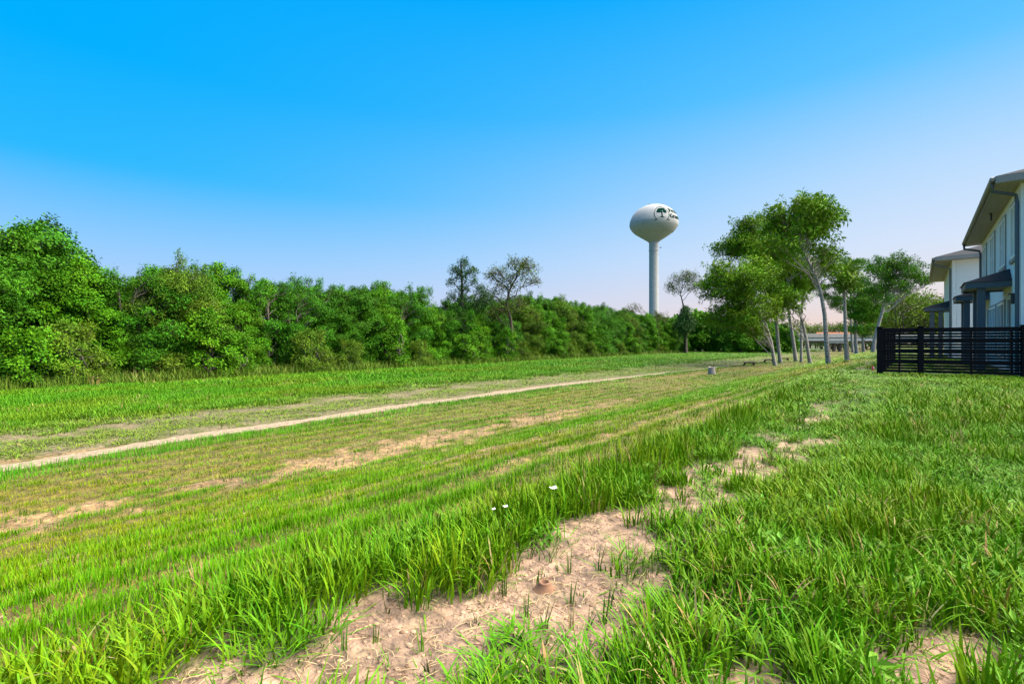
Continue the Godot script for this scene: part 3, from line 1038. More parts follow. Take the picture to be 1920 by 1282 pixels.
func thicket_tree(called: String, label: String, group: String, seed_: int, height: float, width: float, lowest: float, count: int, q: Dictionary) -> Node3D:
	var g := RandomNumberGenerator.new()
	g.seed = seed_
	var o := thing(called, label, "tree" if called != "thicket_shrub" else "shrub", Vector3.ZERO, group)
	var trunks := []
	for k in g.randi_range(2, 4):
		var a := g.randf() * TAU
		var foot := Vector3(cos(a), 0, sin(a)) * g.randf_range(0.1, 0.5)
		var top := Vector3(cos(a) * width * g.randf_range(0.2, 0.6), height * g.randf_range(0.6, 0.85), sin(a) * width * g.randf_range(0.2, 0.6))
		trunks.append(bent(foot, top, 0.0, 6, g, 0.12))
	var masses := []
	for i in count:
		var f := (i + g.randf()) / count
		var h := lerpf(lowest, 0.93, f) * height
		var prof := sqrt(maxf(0.05, 1.0 - pow((f - 0.36) / 0.74, 2.0)))
		var a := i * 2.399 + g.randfn() * 0.5
		var r := g.randf_range(0.42, 1.05) * width * 0.36 * lerpf(1.05, 0.85, f)
		var d := maxf(0.0, width * prof * g.randf_range(0.72, 1.06) - r * 0.7)
		masses.append([Vector3(cos(a) * d, maxf(h, r * 0.7), sin(a) * d), Vector3(r * g.randf_range(0.9, 1.3), r * g.randf_range(0.65, 0.95), r * g.randf_range(0.9, 1.3))])
	# shoots that stand out of the top
	for k in 9:
		var a := g.randf() * TAU
		var out := width * g.randf_range(0.1, 0.75)
		masses.append([Vector3(cos(a) * out, height * g.randf_range(0.86, 1.08) - out * 0.35, sin(a) * out), Vector3(0.22, 0.55, 0.22) * g.randf_range(0.7, 1.5)])
	q.seed = seed_
	grow(o, trunks, 0.11, 0.04, masses, q)
	return o

func make_thicket() -> void:
	var maple := leaf_clump(3, 17, 0.28, 0.125, 0.085, 0.2)
	var small := leaf_clump(5, 16, 0.25, 0.10, 0.06, 0.05)
	var hang := leaf_clump(8, 14, 0.30, 0.16, 0.06, 0.6)
	mats["clump_maple"] = maple
	mats["clump_small"] = small
	mats["clump_hang"] = hang
	var grp := "trees of the dense thicket along the easement"
	var kinds := []
	var bright := {"clump": maple, "dens": 13.0, "size": 1.0, "deep": 0.6, "col": Color(0.070, 0.210, 0.006), "bark": mats.bark_grey, "twigs": 4, "sprigs": 1}
	var dark := {"clump": maple, "dens": 12.0, "size": 0.95, "deep": 0.6, "col": Color(0.042, 0.150, 0.006), "bark": mats.bark_grey, "twigs": 4, "sprigs": 1}
	var olive := {"clump": small, "dens": 15.0, "size": 1.05, "deep": 0.7, "col": Color(0.085, 0.165, 0.011), "bark": mats.bark_grey, "twigs": 6, "sprigs": 2}
	var vine := {"clump": hang, "dens": 14.0, "size": 0.95, "deep": 0.5, "col": Color(0.046, 0.172, 0.007), "bark": mats.bark_grey, "twigs": 5, "sprigs": 2}
	var labels := ["bright green broad-leaved tree", "dark green broad-leaved tree", "olive fine-leaved tree", "vine-hung drooping green tree"]
	kinds.append([thicket_tree("thicket_tree", labels[0], grp, 101, 6.6, 2.8, 0.06, 40, bright), 0, 6.6])
	kinds.append([thicket_tree("thicket_tree", labels[1], grp, 102, 7.0, 2.9, 0.05, 42, dark), 1, 7.0])
	kinds.append([thicket_tree("thicket_tree", labels[2], grp, 103, 6.4, 2.6, 0.05, 38, olive), 2, 6.4])
	kinds.append([thicket_tree("thicket_tree", labels[3], grp, 104, 6.8, 2.5, 0.08, 38, vine), 3, 6.8])
	kinds.append([thicket_tree("thicket_tree", labels[0], grp, 105, 7.2, 2.6, 0.05, 40, bright), 0, 7.2])
	kinds.append([thicket_tree("thicket_tree", labels[1], grp, 106, 6.2, 3.0, 0.05, 42, dark), 1, 6.2])
	var sg := "low shrubs at the foot of the thicket"
	var sl := ["bright green low shrub at the foot of the thicket", "olive twiggy low shrub at the foot of the thicket"]
	var shrubs := []
	shrubs.append([thicket_tree("thicket_shrub", sl[0], sg, 201, 2.5, 1.35, 0.08, 20, bright), 0, 2.5])
	shrubs.append([thicket_tree("thicket_shrub", sl[1], sg, 202, 2.1, 1.3, 0.08, 20, olive), 1, 2.1])
	shrubs.append([thicket_tree("thicket_shrub", sl[0], sg, 203, 3.0, 1.2, 0.06, 20, bright), 0, 3.0])
	var used := {}
	var g := RandomNumberGenerator.new()
	g.seed = 77
	# wanted heights along the row, read off the photograph's skyline
	var sky := [[-6.0, 7.8], [0.0, 8.0], [3.0, 7.9], [5.0, 7.6], [9.0, 7.1], [12.0, 6.9], [17.0, 6.6], [24.0, 7.2], [30.0, 7.0], [34.0, 7.4], [42.0, 7.0], [52.0, 8.2], [62.0, 8.4], [75.0, 8.8], [90.0, 8.6], [110.0, 8.0], [140.0, 8.0]]
	var t := -5.0
	var i := 0
	while t < 118.0:
		for row in 2:
			var tt := t + (1.4 if row else 0.0) + g.randf_range(-0.5, 0.5)
			var s := -33.6 - 0.065 * maxf(tt, 0.0) - row * 3.4 + g.randf_range(-0.6, 0.5)
			var want := 7.0
			for k in sky.size() - 1:
				if tt >= sky[k][0] and tt < sky[k + 1][0]:
					want = lerpf(sky[k][1], sky[k + 1][1], (tt - sky[k][0]) / (sky[k + 1][0] - sky[k][0]))
			var pick: int = [0, 1, 2, 3, 4, 5, 0, 3, 1, 4][(i * 7 + row * 3 + g.randi() % 3) % 10]
			var kd: Array = kinds[pick]
			var o: Node3D = kd[0] if not used.has(kd[0]) else copy_of(kd[0], labels[kd[1]])
			var where: String = "where the thicket stands highest" if tt < 6.0 else "beside the highest trees" if tt < 20.0 else "halfway to the vine-covered tree" if tt < 38.0 else "beside the vine-covered tree" if tt < 56.0 else "past the vine-covered tree" if tt < 84.0 else "before the water tower"
			o.set_meta("label", "%s in the thicket's %s row, %s" % [labels[kd[1]], "back" if row else "front", where])
			used[kd[0]] = true
			var sc: float = 0.92 * want / kd[2] * g.randf_range(0.78, 1.08) * (1.06 if row else 0.95)
			o.position = P(s, tt, ground_y(s, tt) - 0.05)
			o.rotation.y = g.randf() * TAU
			o.scale = Vector3(sc * g.randf_range(0.95, 1.15), sc, sc * g.randf_range(0.95, 1.15))
		if i % 3 != 2 and t < 75.0:
			var kd: Array = shrubs[g.randi() % 3]
			var tt := t + g.randf_range(-1.0, 1.0)
			var s := -30.9 - 0.065 * maxf(tt, 0.0) + g.randf_range(-0.5, 0.4)
			var o: Node3D = kd[0] if not used.has(kd[0]) else copy_of(kd[0], sl[kd[1]])
			o.set_meta("label", "%s, %s" % [sl[kd[1]], "below its highest trees" if tt < 8.0 else "below its low stretch" if tt < 24.0 else "near the vine-covered tree" if tt < 50.0 else "towards the water tower"])
			used[kd[0]] = true
			o.position = P(s, tt, ground_y(s, tt) - 0.05)
			o.rotation.y = g.randf() * TAU
			o.scale = Vector3.ONE * g.randf_range(0.75, 1.15)
		t += 2.5 if t < 40.0 else 3.4
		i += 1

# crown masses from where they show in the photograph: [px, py, radius in px, nearer by m]
func masses_at(base: Vector3, depth: float, list: Array, flat := 0.8, swell := 1.1) -> Array:
	var out := []
	for m in list:
		var d: float = depth - (m[3] if m.size() > 3 else 0.0)
		var r: float = m[2] * swell / FOCAL * depth
		out.append([seen_at(m[0], m[1], d) - base, Vector3(r, r * flat, r)])
	return out

func line_at(base: Vector3, depth: float, list: Array) -> Array:
	var out := [Vector3.ZERO]
	for m in list:
		out.append(seen_at(m[0], m[1], depth - (m[2] if m.size() > 2 else 0.0)) - base)
	return out

func make_grove() -> void:
	var spray := leaf_clump(21, 13, 0.42, 0.30, 0.095, 0.35)
	var fine := leaf_clump(22, 9, 0.34, 0.20, 0.07, 0.2)
	var col := Color(0.115, 0.240, 0.009)
	var grp := "pale-barked trees of the grove beside the path"
	var q := {"clump": spray, "dens": 2.6, "size": 1.0, "deep": 0.9, "col": col, "bark": mats.bark_pale, "twigs": 3, "sprigs": 1, "limb": 0.75, "split": 5}
	# foot px, foot py, radius, label, trunk line, masses
	var list := [
		[1453.5, 686.0, 0.0037, "pale-barked tree with trunk leaning towards the thicket, outermost of the grove", [[1446, 640], [1437, 612], [1428, 594], [1405, 560], [1385, 530]],
			[[1350, 560, 26], [1372, 532, 34, 1.5], [1398, 510, 34], [1336, 528, 22], [1400, 570, 30, 2], [1425, 590, 26], [1390, 606, 24, 1], [1362, 590, 24], [1420, 540, 32, -2], [1412, 622, 18, 1.0]]],
		[1463.5, 680.0, 0.0037, "straight pale-barked tree between the leaning tree and the slim pair", [[1459, 640], [1456, 600], [1451, 562], [1440, 510], [1428, 470]],
			[[1428, 500, 34], [1400, 455, 28], [1390, 440, 24, 1.5], [1372, 470, 26], [1445, 470, 30, 2], [1412, 430, 20], [1442, 540, 28, 1], [1418, 480, 30, -2]]],
		[1493.0, 677.0, 0.0039, "pale-barked tree tilting slightly with a rounded crown above the path", [[1488, 640], [1482, 600], [1476, 560], [1466, 520], [1455, 480]],
			[[1462, 470, 34], [1448, 430, 28, 1.5], [1475, 510, 30], [1440, 500, 26, -2], [1478, 450, 26, 2], [1466, 545, 24, 1]]],
		[1503.0, 678.5, 0.0029, "slim upright pale-barked tree forking under its crown", [[1503, 640], [1503, 600], [1505, 565], [1510, 530]],
			[[1500, 520, 26], [1515, 500, 24, 1], [1490, 545, 22, 1.5], [1512, 545, 18]]],
		[1519.0, 680.5, 0.0035, "pale-barked tree with crooked trunk bending above its middle", [[1513, 640], [1506, 606], [1496, 575], [1486, 550], [1474, 520]],
			[[1474, 540, 26], [1455, 560, 24, 1], [1490, 515, 26], [1470, 575, 20, 1.5]]],
		[1554.0, 682.0, 0.0047, "tallest pale-barked tree with a bare leaning trunk and high open crown", [[1550, 640], [1547, 590], [1541, 555], [1533, 525], [1520, 498], [1505, 470], [1492, 440]],
			[[1486, 430, 34], [1510, 412, 34, 2], [1538, 400, 30], [1460, 425, 26], [1470, 455, 28, 1.5], [1552, 425, 24, 2], [1500, 450, 28, -2], [1524, 440, 26, -1], [1556, 402, 17], [1462, 398, 19], [1520, 385, 17], [1540, 475, 20, -1], [1570, 500, 18], [1560, 470, 18, 2], [1545, 382, 13], [1500, 390, 16, 1]]],
		[1589.0, 677.0, 0.0044, "pale straight trunk topped by one dense tuft of foliage", [[1587, 640], [1585, 590], [1583.5, 545], [1584, 520]],
			[[1586, 522, 17], [1580, 535, 12, 1], [1592, 512, 12, -0.5], [1588, 532, 12, 1]]],
	]
	var n := 0
	for e in list:
		var base := on_ground(e[0], e[1])
		var depth := -base.z
		var o := thing("grove_tree", e[3], "tree", base, grp)
		q.seed = 300 + n
		q.dens = 6.0 if n == 6 else 2.6
		q.split = 0 if n == 6 else 5
		q.col = Color(0.085, 0.17, 0.012) if n == 6 else col
		grow(o, [line_at(base, depth, e[4])], e[2] * depth, e[2] * depth * 0.36, masses_at(base, depth, e[5], 0.85, 1.5 if n < 5 else 1.35), q.duplicate())
		n += 1
	# leafy trees behind the slat fence end of the grove
	var dense := {"clump": spray, "dens": 3.4, "size": 1.0, "deep": 0.8, "col": Color(0.070, 0.200, 0.008), "bark": mats.bark_pale, "twigs": 3, "sprigs": 1, "limb": 0.7, "split": 5}
	var backs := [
		[1607.0, 663.0, 0.0036, "dense dark green tree with low round crown near the slat fence", [[1605, 640], [1604, 600], [1606, 560]],
			[[1612, 585, 28], [1630, 570, 26, 1], [1600, 560, 24], [1622, 545, 24], [1640, 595, 22, 1], [1605, 605, 20, 1], [1636, 545, 20]], 3.4],
		[1620.0, 660.5, 0.003, "small green tree with foliage hanging close to the grass", [[1619, 645], [1617, 630], [1618, 610]],
			[[1620, 625, 13], [1630, 615, 14, 1], [1612, 618, 11]], 3.4],
		[1638.0, 661.0, 0.004, "wide-spreading windblown tree beside the slat fence", [[1640, 640], [1646, 615], [1655, 585], [1662, 555], [1668, 530]],
			[[1640, 520, 26], [1662, 505, 28], [1690, 500, 26, 1], [1712, 520, 22], [1650, 550, 26, 1], [1678, 535, 28], [1700, 545, 16], [1735, 528, 11], [1720, 500, 14], [1650, 490, 14], [1680, 482, 12]], 2.4],
		[1600.0, 661.0, 0.0026, "light green tree standing between the dense tree and the tuft-topped trunk", [[1598, 640], [1596, 580], [1594, 520]],
			[[1588, 495, 24], [1566, 510, 24], [1604, 505, 22], [1575, 545, 24], [1556, 560, 20], [1610, 530, 20], [1570, 580, 18], [1545, 530, 16]], 2.0],
	]
	for e in backs:
		var base := on_ground(e[0], e[1])
		var depth := -base.z
		var o := thing("grove_tree", e[3], "tree", base, grp)
		dense.seed = 400 + n
		dense.dens = e[6]
		grow(o, [line_at(base, depth, e[4])], e[2] * depth, e[2] * depth * 0.4, masses_at(base, depth, e[5], 0.82), dense.duplicate())
		n += 1
	# half-bare trees rising out of the thicket
	var bare_q := {"clump": fine, "dens": 1.5, "size": 1.15, "deep": 1.0, "col": Color(0.085, 0.135, 0.014), "bark": mats.bark_brown, "twigs": 11, "sprigs": 4, "limb": 0.9}
	var bares := [
		[1286.0, 100.0, 0.4, "half-bare fan-shaped tree with vine-wrapped trunk near the water tower", [[1285, 620], [1284, 590], [1281, 570], [1276, 550]], [[1262, 545, 13], [1285, 530, 18], [1305, 540, 15], [1268, 525, 13], [1300, 520, 13], [1286, 515, 10], [1256, 535, 9], [1316, 532, 10]], 2.6],
		[962.0, 53.0, 0.2, "half-bare twiggy tree rising above the thicket beside the vine-covered column tree", [[958, 600], [950, 570], [955, 545], [968, 520]], [[950, 540, 26], [975, 515, 26], [990, 505, 20], [935, 515, 20], [1000, 530, 16], [965, 495, 16], [918, 520, 14], [985, 490, 9], [925, 555, 20], [945, 578, 22], [975, 572, 18], [928, 590, 18], [905, 560, 14]], 2.3],
		[1235.0, 95.0, 0.14, "little half-bare tree sticking out beside the water tower shaft", [[1234, 620], [1233, 605]], [[1240, 597, 13], [1230, 590, 10], [1190, 578, 11], [1178, 582, 10]], 1.6],
	]
	for e in bares:
		var base := ground_at(e[0], e[1])
		var o := thing("half_bare_tree", e[3], "tree", base, "half-bare trees in the thicket")
		bare_q.seed = 500 + n
		bare_q.dens = e[6]
		grow(o, [line_at(base, e[1], e[4])], e[2], 0.08, masses_at(base, e[1], e[5], 0.85), bare_q.duplicate())
		n += 1
	var ivy := {"clump": mats.clump_hang, "dens": 9.0, "size": 1.15, "deep": 0.5, "col": Color(0.035, 0.095, 0.022), "bark": mats.bark_brown, "twigs": 4, "sprigs": 2, "seed": 611}
	var base := ground_at(868.0, 51.0)
	var o := thing("vine_tree", "tall trunk smothered in hanging vines rising above the thicket", "tree", base)
	grow(o, [line_at(base, 51.0, [[868, 600], [866, 560], [866, 520], [864, 490]])], 0.22, 0.08, masses_at(base, 51.0, [[868, 496, 9], [852, 510, 9], [885, 510, 9], [868, 518, 11], [846, 530, 8], [889, 530, 7], [868, 544, 10], [870, 568, 11], [866, 590, 13], [903, 548, 11], [912, 562, 11], [849, 558, 8], [896, 576, 13]], 1.15), ivy)
	var ib := ground_at(1286.0, 99.0)
	var iv := thing("vine_tree", "vine-smothered stub of foliage around the fan-shaped tree's foot", "tree", ib)
	ivy.seed = 612
	ivy.dens = 9.0
	ivy.size = 2.0
	grow(iv, [line_at(ib, 99.0, [[1286, 620], [1285, 585]])], 0.3, 0.1, masses_at(ib, 99.0, [[1286, 582, 6], [1284, 595, 9], [1290, 605, 12], [1280, 615, 14]], 1.1), ivy)

func make_far_trees() -> void:
	var clump := leaf_clump(31, 12, 0.75, 0.5, 0.30, 0.1)
	var fine := leaf_clump(32, 10, 0.7, 0.36, 0.14, 0.1)
	var g := RandomNumberGenerator.new()
	g.seed = 5150
	# leafy bushes at the foot of the grove's far end, then a belt behind the bridge
	var solid := {"clump": clump, "dens": 2.6, "size": 0.9, "deep": 0.7, "col": Color(0.070, 0.200, 0.008), "bark": mats.bark_grey, "twigs": 3, "sprigs": 1, "seed": 700}
	var proto := thicket_tree("belt_tree", "broad green tree closing the far end of the easement", "trees closing the far end of the easement", 701, 7.5, 3.4, 0.04, 26, solid)
	var first := true
	for e in [[1290, 118, 1.25], [1325, 112, 1.15], [1355, 108, 1.0], [1385, 104, 0.95], [1410, 108, 1.1], [1435, 104, 0.85], [1460, 108, 0.8], [1478, 106, 0.75], [1310, 128, 1.45], [1345, 125, 1.15], [1378, 122, 1.2], [1420, 122, 1.0], [1450, 120, 0.9], [1272, 112, 1.15]]:
		var o: Node3D = proto if first else copy_of(proto, proto.get_meta("label"))
		first = false
		o.position = ground_at(e[0], e[1])
		o.set_meta("label", "broad green tree closing the easement's far end, " + ("beside the fan-shaped half-bare tree" if e[0] < 1330 else "behind the leaning grove tree's crown" if e[0] < 1425 else "next to the road bridge"))
		o.rotation.y = g.randf() * TAU
		o.scale = Vector3.ONE * e[2] * g.randf_range(0.9, 1.05)
	var hazy := {"clump": fine, "dens": 0.9, "size": 1.1, "deep": 0.9, "col": Color(0.110, 0.190, 0.010), "bark": mats.bark_brown, "twigs": 8, "sprigs": 2, "seed": 720}
	var far := thicket_tree("distant_tree", "thin-leaved distant tree behind the road bridge and the houses", "distant trees behind the bridge", 721, 9.0, 3.6, 0.12, 18, hazy)
	first = true
	for k in 26:
		var px := 1480.0 + k * 13.5 + g.randf_range(-4.0, 4.0)
		var depth := g.randf_range(140.0, 185.0)
		var o: Node3D = far if first else copy_of(far, far.get_meta("label"))
		first = false
		o.position = ground_at(px, depth)
		o.set_meta("label", "thin-leaved distant tree " + ("behind the road bridge and the pale trunks" if px < 1640.0 else "behind the slat fence and the spreading tree" if px < 1745.0 else "behind the two white houses"))
		o.rotation.y = g.randf() * TAU
		var tall := 0.95 if px < 1590.0 else lerpf(1.0, 1.75, smoothstep(1590.0, 1680.0, px))
		o.scale = Vector3(1.25, 1.0, 1.25) * tall * g.randf_range(0.8, 1.15)

# ---------------------------------------------------------------- small things
func make_small_things() -> void:
	# plank benches along the path
	var spots := [[1405.0, 685.5, "low plank bench between the stump and the leaning grove tree"], [1442.0, 679.5, "low plank bench beside the path just behind the leaning grove tree"], [1471.0, 676.0, "low plank bench beside the path behind the straight grove tree"]]
	for e in spots:
		var at := on_ground(e[0], e[1])
		var o := thing("plank_bench", e[2], "bench", at, "plank benches beside the path")
		o.rotation.y = -0.15
		for k in 3:
			boxed("plank", Vector3(-0.58, 0.34, -0.22 + k * 0.15), Vector3(0.58, 0.39, -0.08 + k * 0.15), mats.bench_top, o, 0.006)
		boxed("apron", Vector3(-0.5, 0.24, 0.17), Vector3(0.5, 0.338, 0.21), mats.bench_wood, o)
		for sx in [-1.0, 1.0]:
			for sz in [-1.0, 1.0]:
				var sh := Shape.new()
				sh.tube([Vector3(sx * 0.50, -0.05, sz * 0.20), Vector3(sx * 0.36, 0.338, sz * 0.10)], [0.06, 0.06], 6)
				put("leg", sh, mats.bench_wood, o)
	# sawn stump
	var at := on_ground(1334.5, 701.0)
	var st := thing("tree_stump", "sawn grey tree stump standing on the mown grass by the path", "stump", at)
	st.scale = Vector3.ONE * 0.86
	var sh := Shape.new()
	var m := 18
	var rows := [[-0.1, 0.36], [0.06, 0.31], [0.25, 0.265], [0.5, 0.26], [0.6, 0.265]]
	var first := 0
	for r in rows.size():
		for k in m + 1:
			var a := TAU * k / m
			var w: float = rows[r][1] * (1.0 + 0.09 * sin(a * 3.0 + 1.0) + 0.05 * sin(a * 7.0))
			sh.vert(Vector3(cos(a) * w, rows[r][0] + (0.03 * sin(a * 2.0) if r == 4 else 0.0), sin(a) * w), Vector3(cos(a), 0.1, sin(a)))
	for r in rows.size() - 1:
		for k in m:
			var i := r * (m + 1) + k
			sh.tri_i(i, i + 1, i + m + 2)
			sh.tri_i(i, i + m + 2, i + m + 1)
	put("bark", sh, mats.stump_bark, st)
	var tp := Shape.new()
	for k in m:
		var q := []
		for kk in [k, k + 1]:
			var a: float = TAU * kk / m
			var w: float = 0.262 * (1.0 + 0.09 * sin(a * 3.0 + 1.0) + 0.05 * sin(a * 7.0))
			q.append(Vector3(cos(a) * w, 0.598 + 0.03 * sin(a * 2.0), sin(a) * w))
		tp.tri(Vector3(0, 0.585, 0), q[0], q[1], Vector3.UP)
	put("sawn_top", tp, mats.stump_wood, st)
	# marker flag
	var fa := ground_at(1637.0, 16.6)
	var fl := thing("marker_flag", "small pink marker flag in the grass beside the slat fence", "flag", fa)
	fl.rotation.y = 0.4
	var wr := Shape.new()
	wr.tube([Vector3(0, -0.05, 0), Vector3(0.005, 0.2, 0), Vector3(0.0, 0.30, 0)], [0.004, 0.004, 0.004], 5)
	put("wire", wr, mats.wire, fl)
	var fs := Shape.new()
	for k in 5:
		var x0 := k * 0.022
		var x1 := x0 + 0.022
		var z0 := 0.03 * sin(k * 1.3)
		var z1 := 0.03 * sin((k + 1) * 1.3)
		fs.quad(Vector3(x0 - 0.05, 0.15 - k * 0.006, z0), Vector3(x1 - 0.05, 0.144 - k * 0.006, z1), Vector3(x1 - 0.05, 0.31 - k * 0.012, z1), Vector3(x0 - 0.05, 0.32 - k * 0.012, z0))
	put("flag_cloth", fs, mats.flag_pink, fl)
	boxed("flag_patch", Vector3(-0.03, 0.20, 0.036), Vector3(0.015, 0.25, 0.040), mats.flag_white, fl, 0.0)
	# crayfish chimney of mud on the worn soil
	var ma := on_ground(1021.0, 1104.0)
	var mc := thing("mud_chimney", "small brown mud burrow chimney on the bare worn soil", "burrow mound", ma + Vector3.DOWN * 0.01)
	var md := Shape.new()
	md.lathe([Vector2(0.085, -0.01), Vector2(0.06, 0.012), Vector2(0.038, 0.03), Vector2(0.034, 0.045), Vector2(0.030, 0.052), Vector2(0.020, 0.050), Vector2(0.015, 0.03), Vector2(0.001, 0.012)], 18)
	for i in md.v.size():
		md.v[i] += Vector3(1, 0.5, 1) * 0.005 * noise_b.get_noise_2d(md.v[i].x * 1800.0 + md.v[i].y * 900.0, md.v[i].z * 1800.0)
	put("mound", md, mats.mud, mc)
	# white flowers standing in the tall grass
	for e in [[1038.0, 916.0, 3.75, 1.0, "single pale pink blossom standing over the edge of the tall grass"], [925.0, 955.0, 3.35, 0.55, "tiny white blossom in the tall grass edge"], [948.0, 950.0, 3.4, 0.6, "tiny white blossom in the tall grass edge"]]:
		var hd := seen_at(e[0], e[1], e[2])
		var gy := ground_y(s_of(hd), t_of(hd))
		var o := thing("meadow_flower", e[4], "flower", Vector3(hd.x, gy, hd.z), "pale flowers in the tall grass")
		var h := hd.y - gy
		var stem := Shape.new()
		stem.tube([Vector3(0, -0.02, 0), Vector3(0.012, h * 0.5, 0), Vector3(0, h, 0)], [0.003, 0.0025, 0.002], 5)
		put("stem", stem, mats.stem_green, o)
		for k in 4:
			var a := TAU * k / 4.0 + 0.4
			var pt := Shape.new()
			var r: float = 0.030 * e[3]
			var d := Vector3(cos(a), 0.35, sin(a) + 0.3).normalized()
			var sd := d.cross(Vector3.UP).normalized()
			var c0 := Vector3(0, h, 0)
			pt.tri(c0, c0 + d * r * 0.6 + sd * r * 0.7, c0 + d * r * 1.3, Vector3.UP)
			pt.tri(c0, c0 + d * r * 1.3, c0 + d * r * 0.6 - sd * r * 0.7, Vector3.UP)
			put("petal", pt, mats.petal, o)

# ---------------------------------------------------------------- grass
func blade(sh: Shape, at: Vector3, az: float, h: float, w: float, lean: float, droop: float, segs: int) -> void:
	var dir := Vector3(cos(az), 0, sin(az))
	var side := Vector3(-sin(az), 0, cos(az))
	var prev_l := Vector3.ZERO
	var prev_r := Vector3.ZERO
	var pos := at
	var ang := lean
	var seg := h / segs
	for i in segs + 1:
		var f := float(i) / segs
		var ww := w * (1.0 - pow(f, 2.2)) * (0.75 + 0.5 * minf(f * 2.0, 1.0)) * 0.5
		var l := pos + side * ww
		var r := pos - side * ww
		if i > 0:
			var out := (dir * -cos(ang) + Vector3.UP * sin(ang))
			if out.y < 0.0: out = -out
			if i < segs:
				sh.quad(prev_l, prev_r, r, l, out)
			else:
				sh.tri(prev_l, prev_r, pos, out)
		prev_l = l
		prev_r = r
		pos += (dir * sin(ang) + Vector3.UP * cos(ang)) * seg
		ang += droop / segs * (0.4 + 1.2 * f)

func tuft(seed_: int, count: int, spread: float, hmin: float, hmax: float, width: float, lean: float, droop: float, segs: int, dry: float) -> ArrayMesh:
	var g := RandomNumberGenerator.new()
	g.seed = seed_
	var sh := Shape.new()
	sh.colored = true
	for i in count:
		var a := g.randf() * TAU
		var at := Vector3(cos(a), 0, sin(a)) * spread * sqrt(g.randf()) + Vector3.DOWN * 0.02
		var k := g.randf_range(0.72, 1.28)
		sh.col = Color(k * g.randf_range(0.7, 1.35), k, k * g.randf_range(0.7, 1.3))
		if g.randf() < dry:
			sh.col = Color(1.6, 1.1, 1.3) * g.randf_range(0.7, 1.1)
		sh.col.a = 1.0
		blade(sh, at, a + g.randfn() * 0.9, g.randf_range(hmin, hmax), width * g.randf_range(0.65, 1.25), absf(g.randfn()) * lean, absf(g.randfn()) * droop + droop * 0.3, segs)
	return sh.mesh()

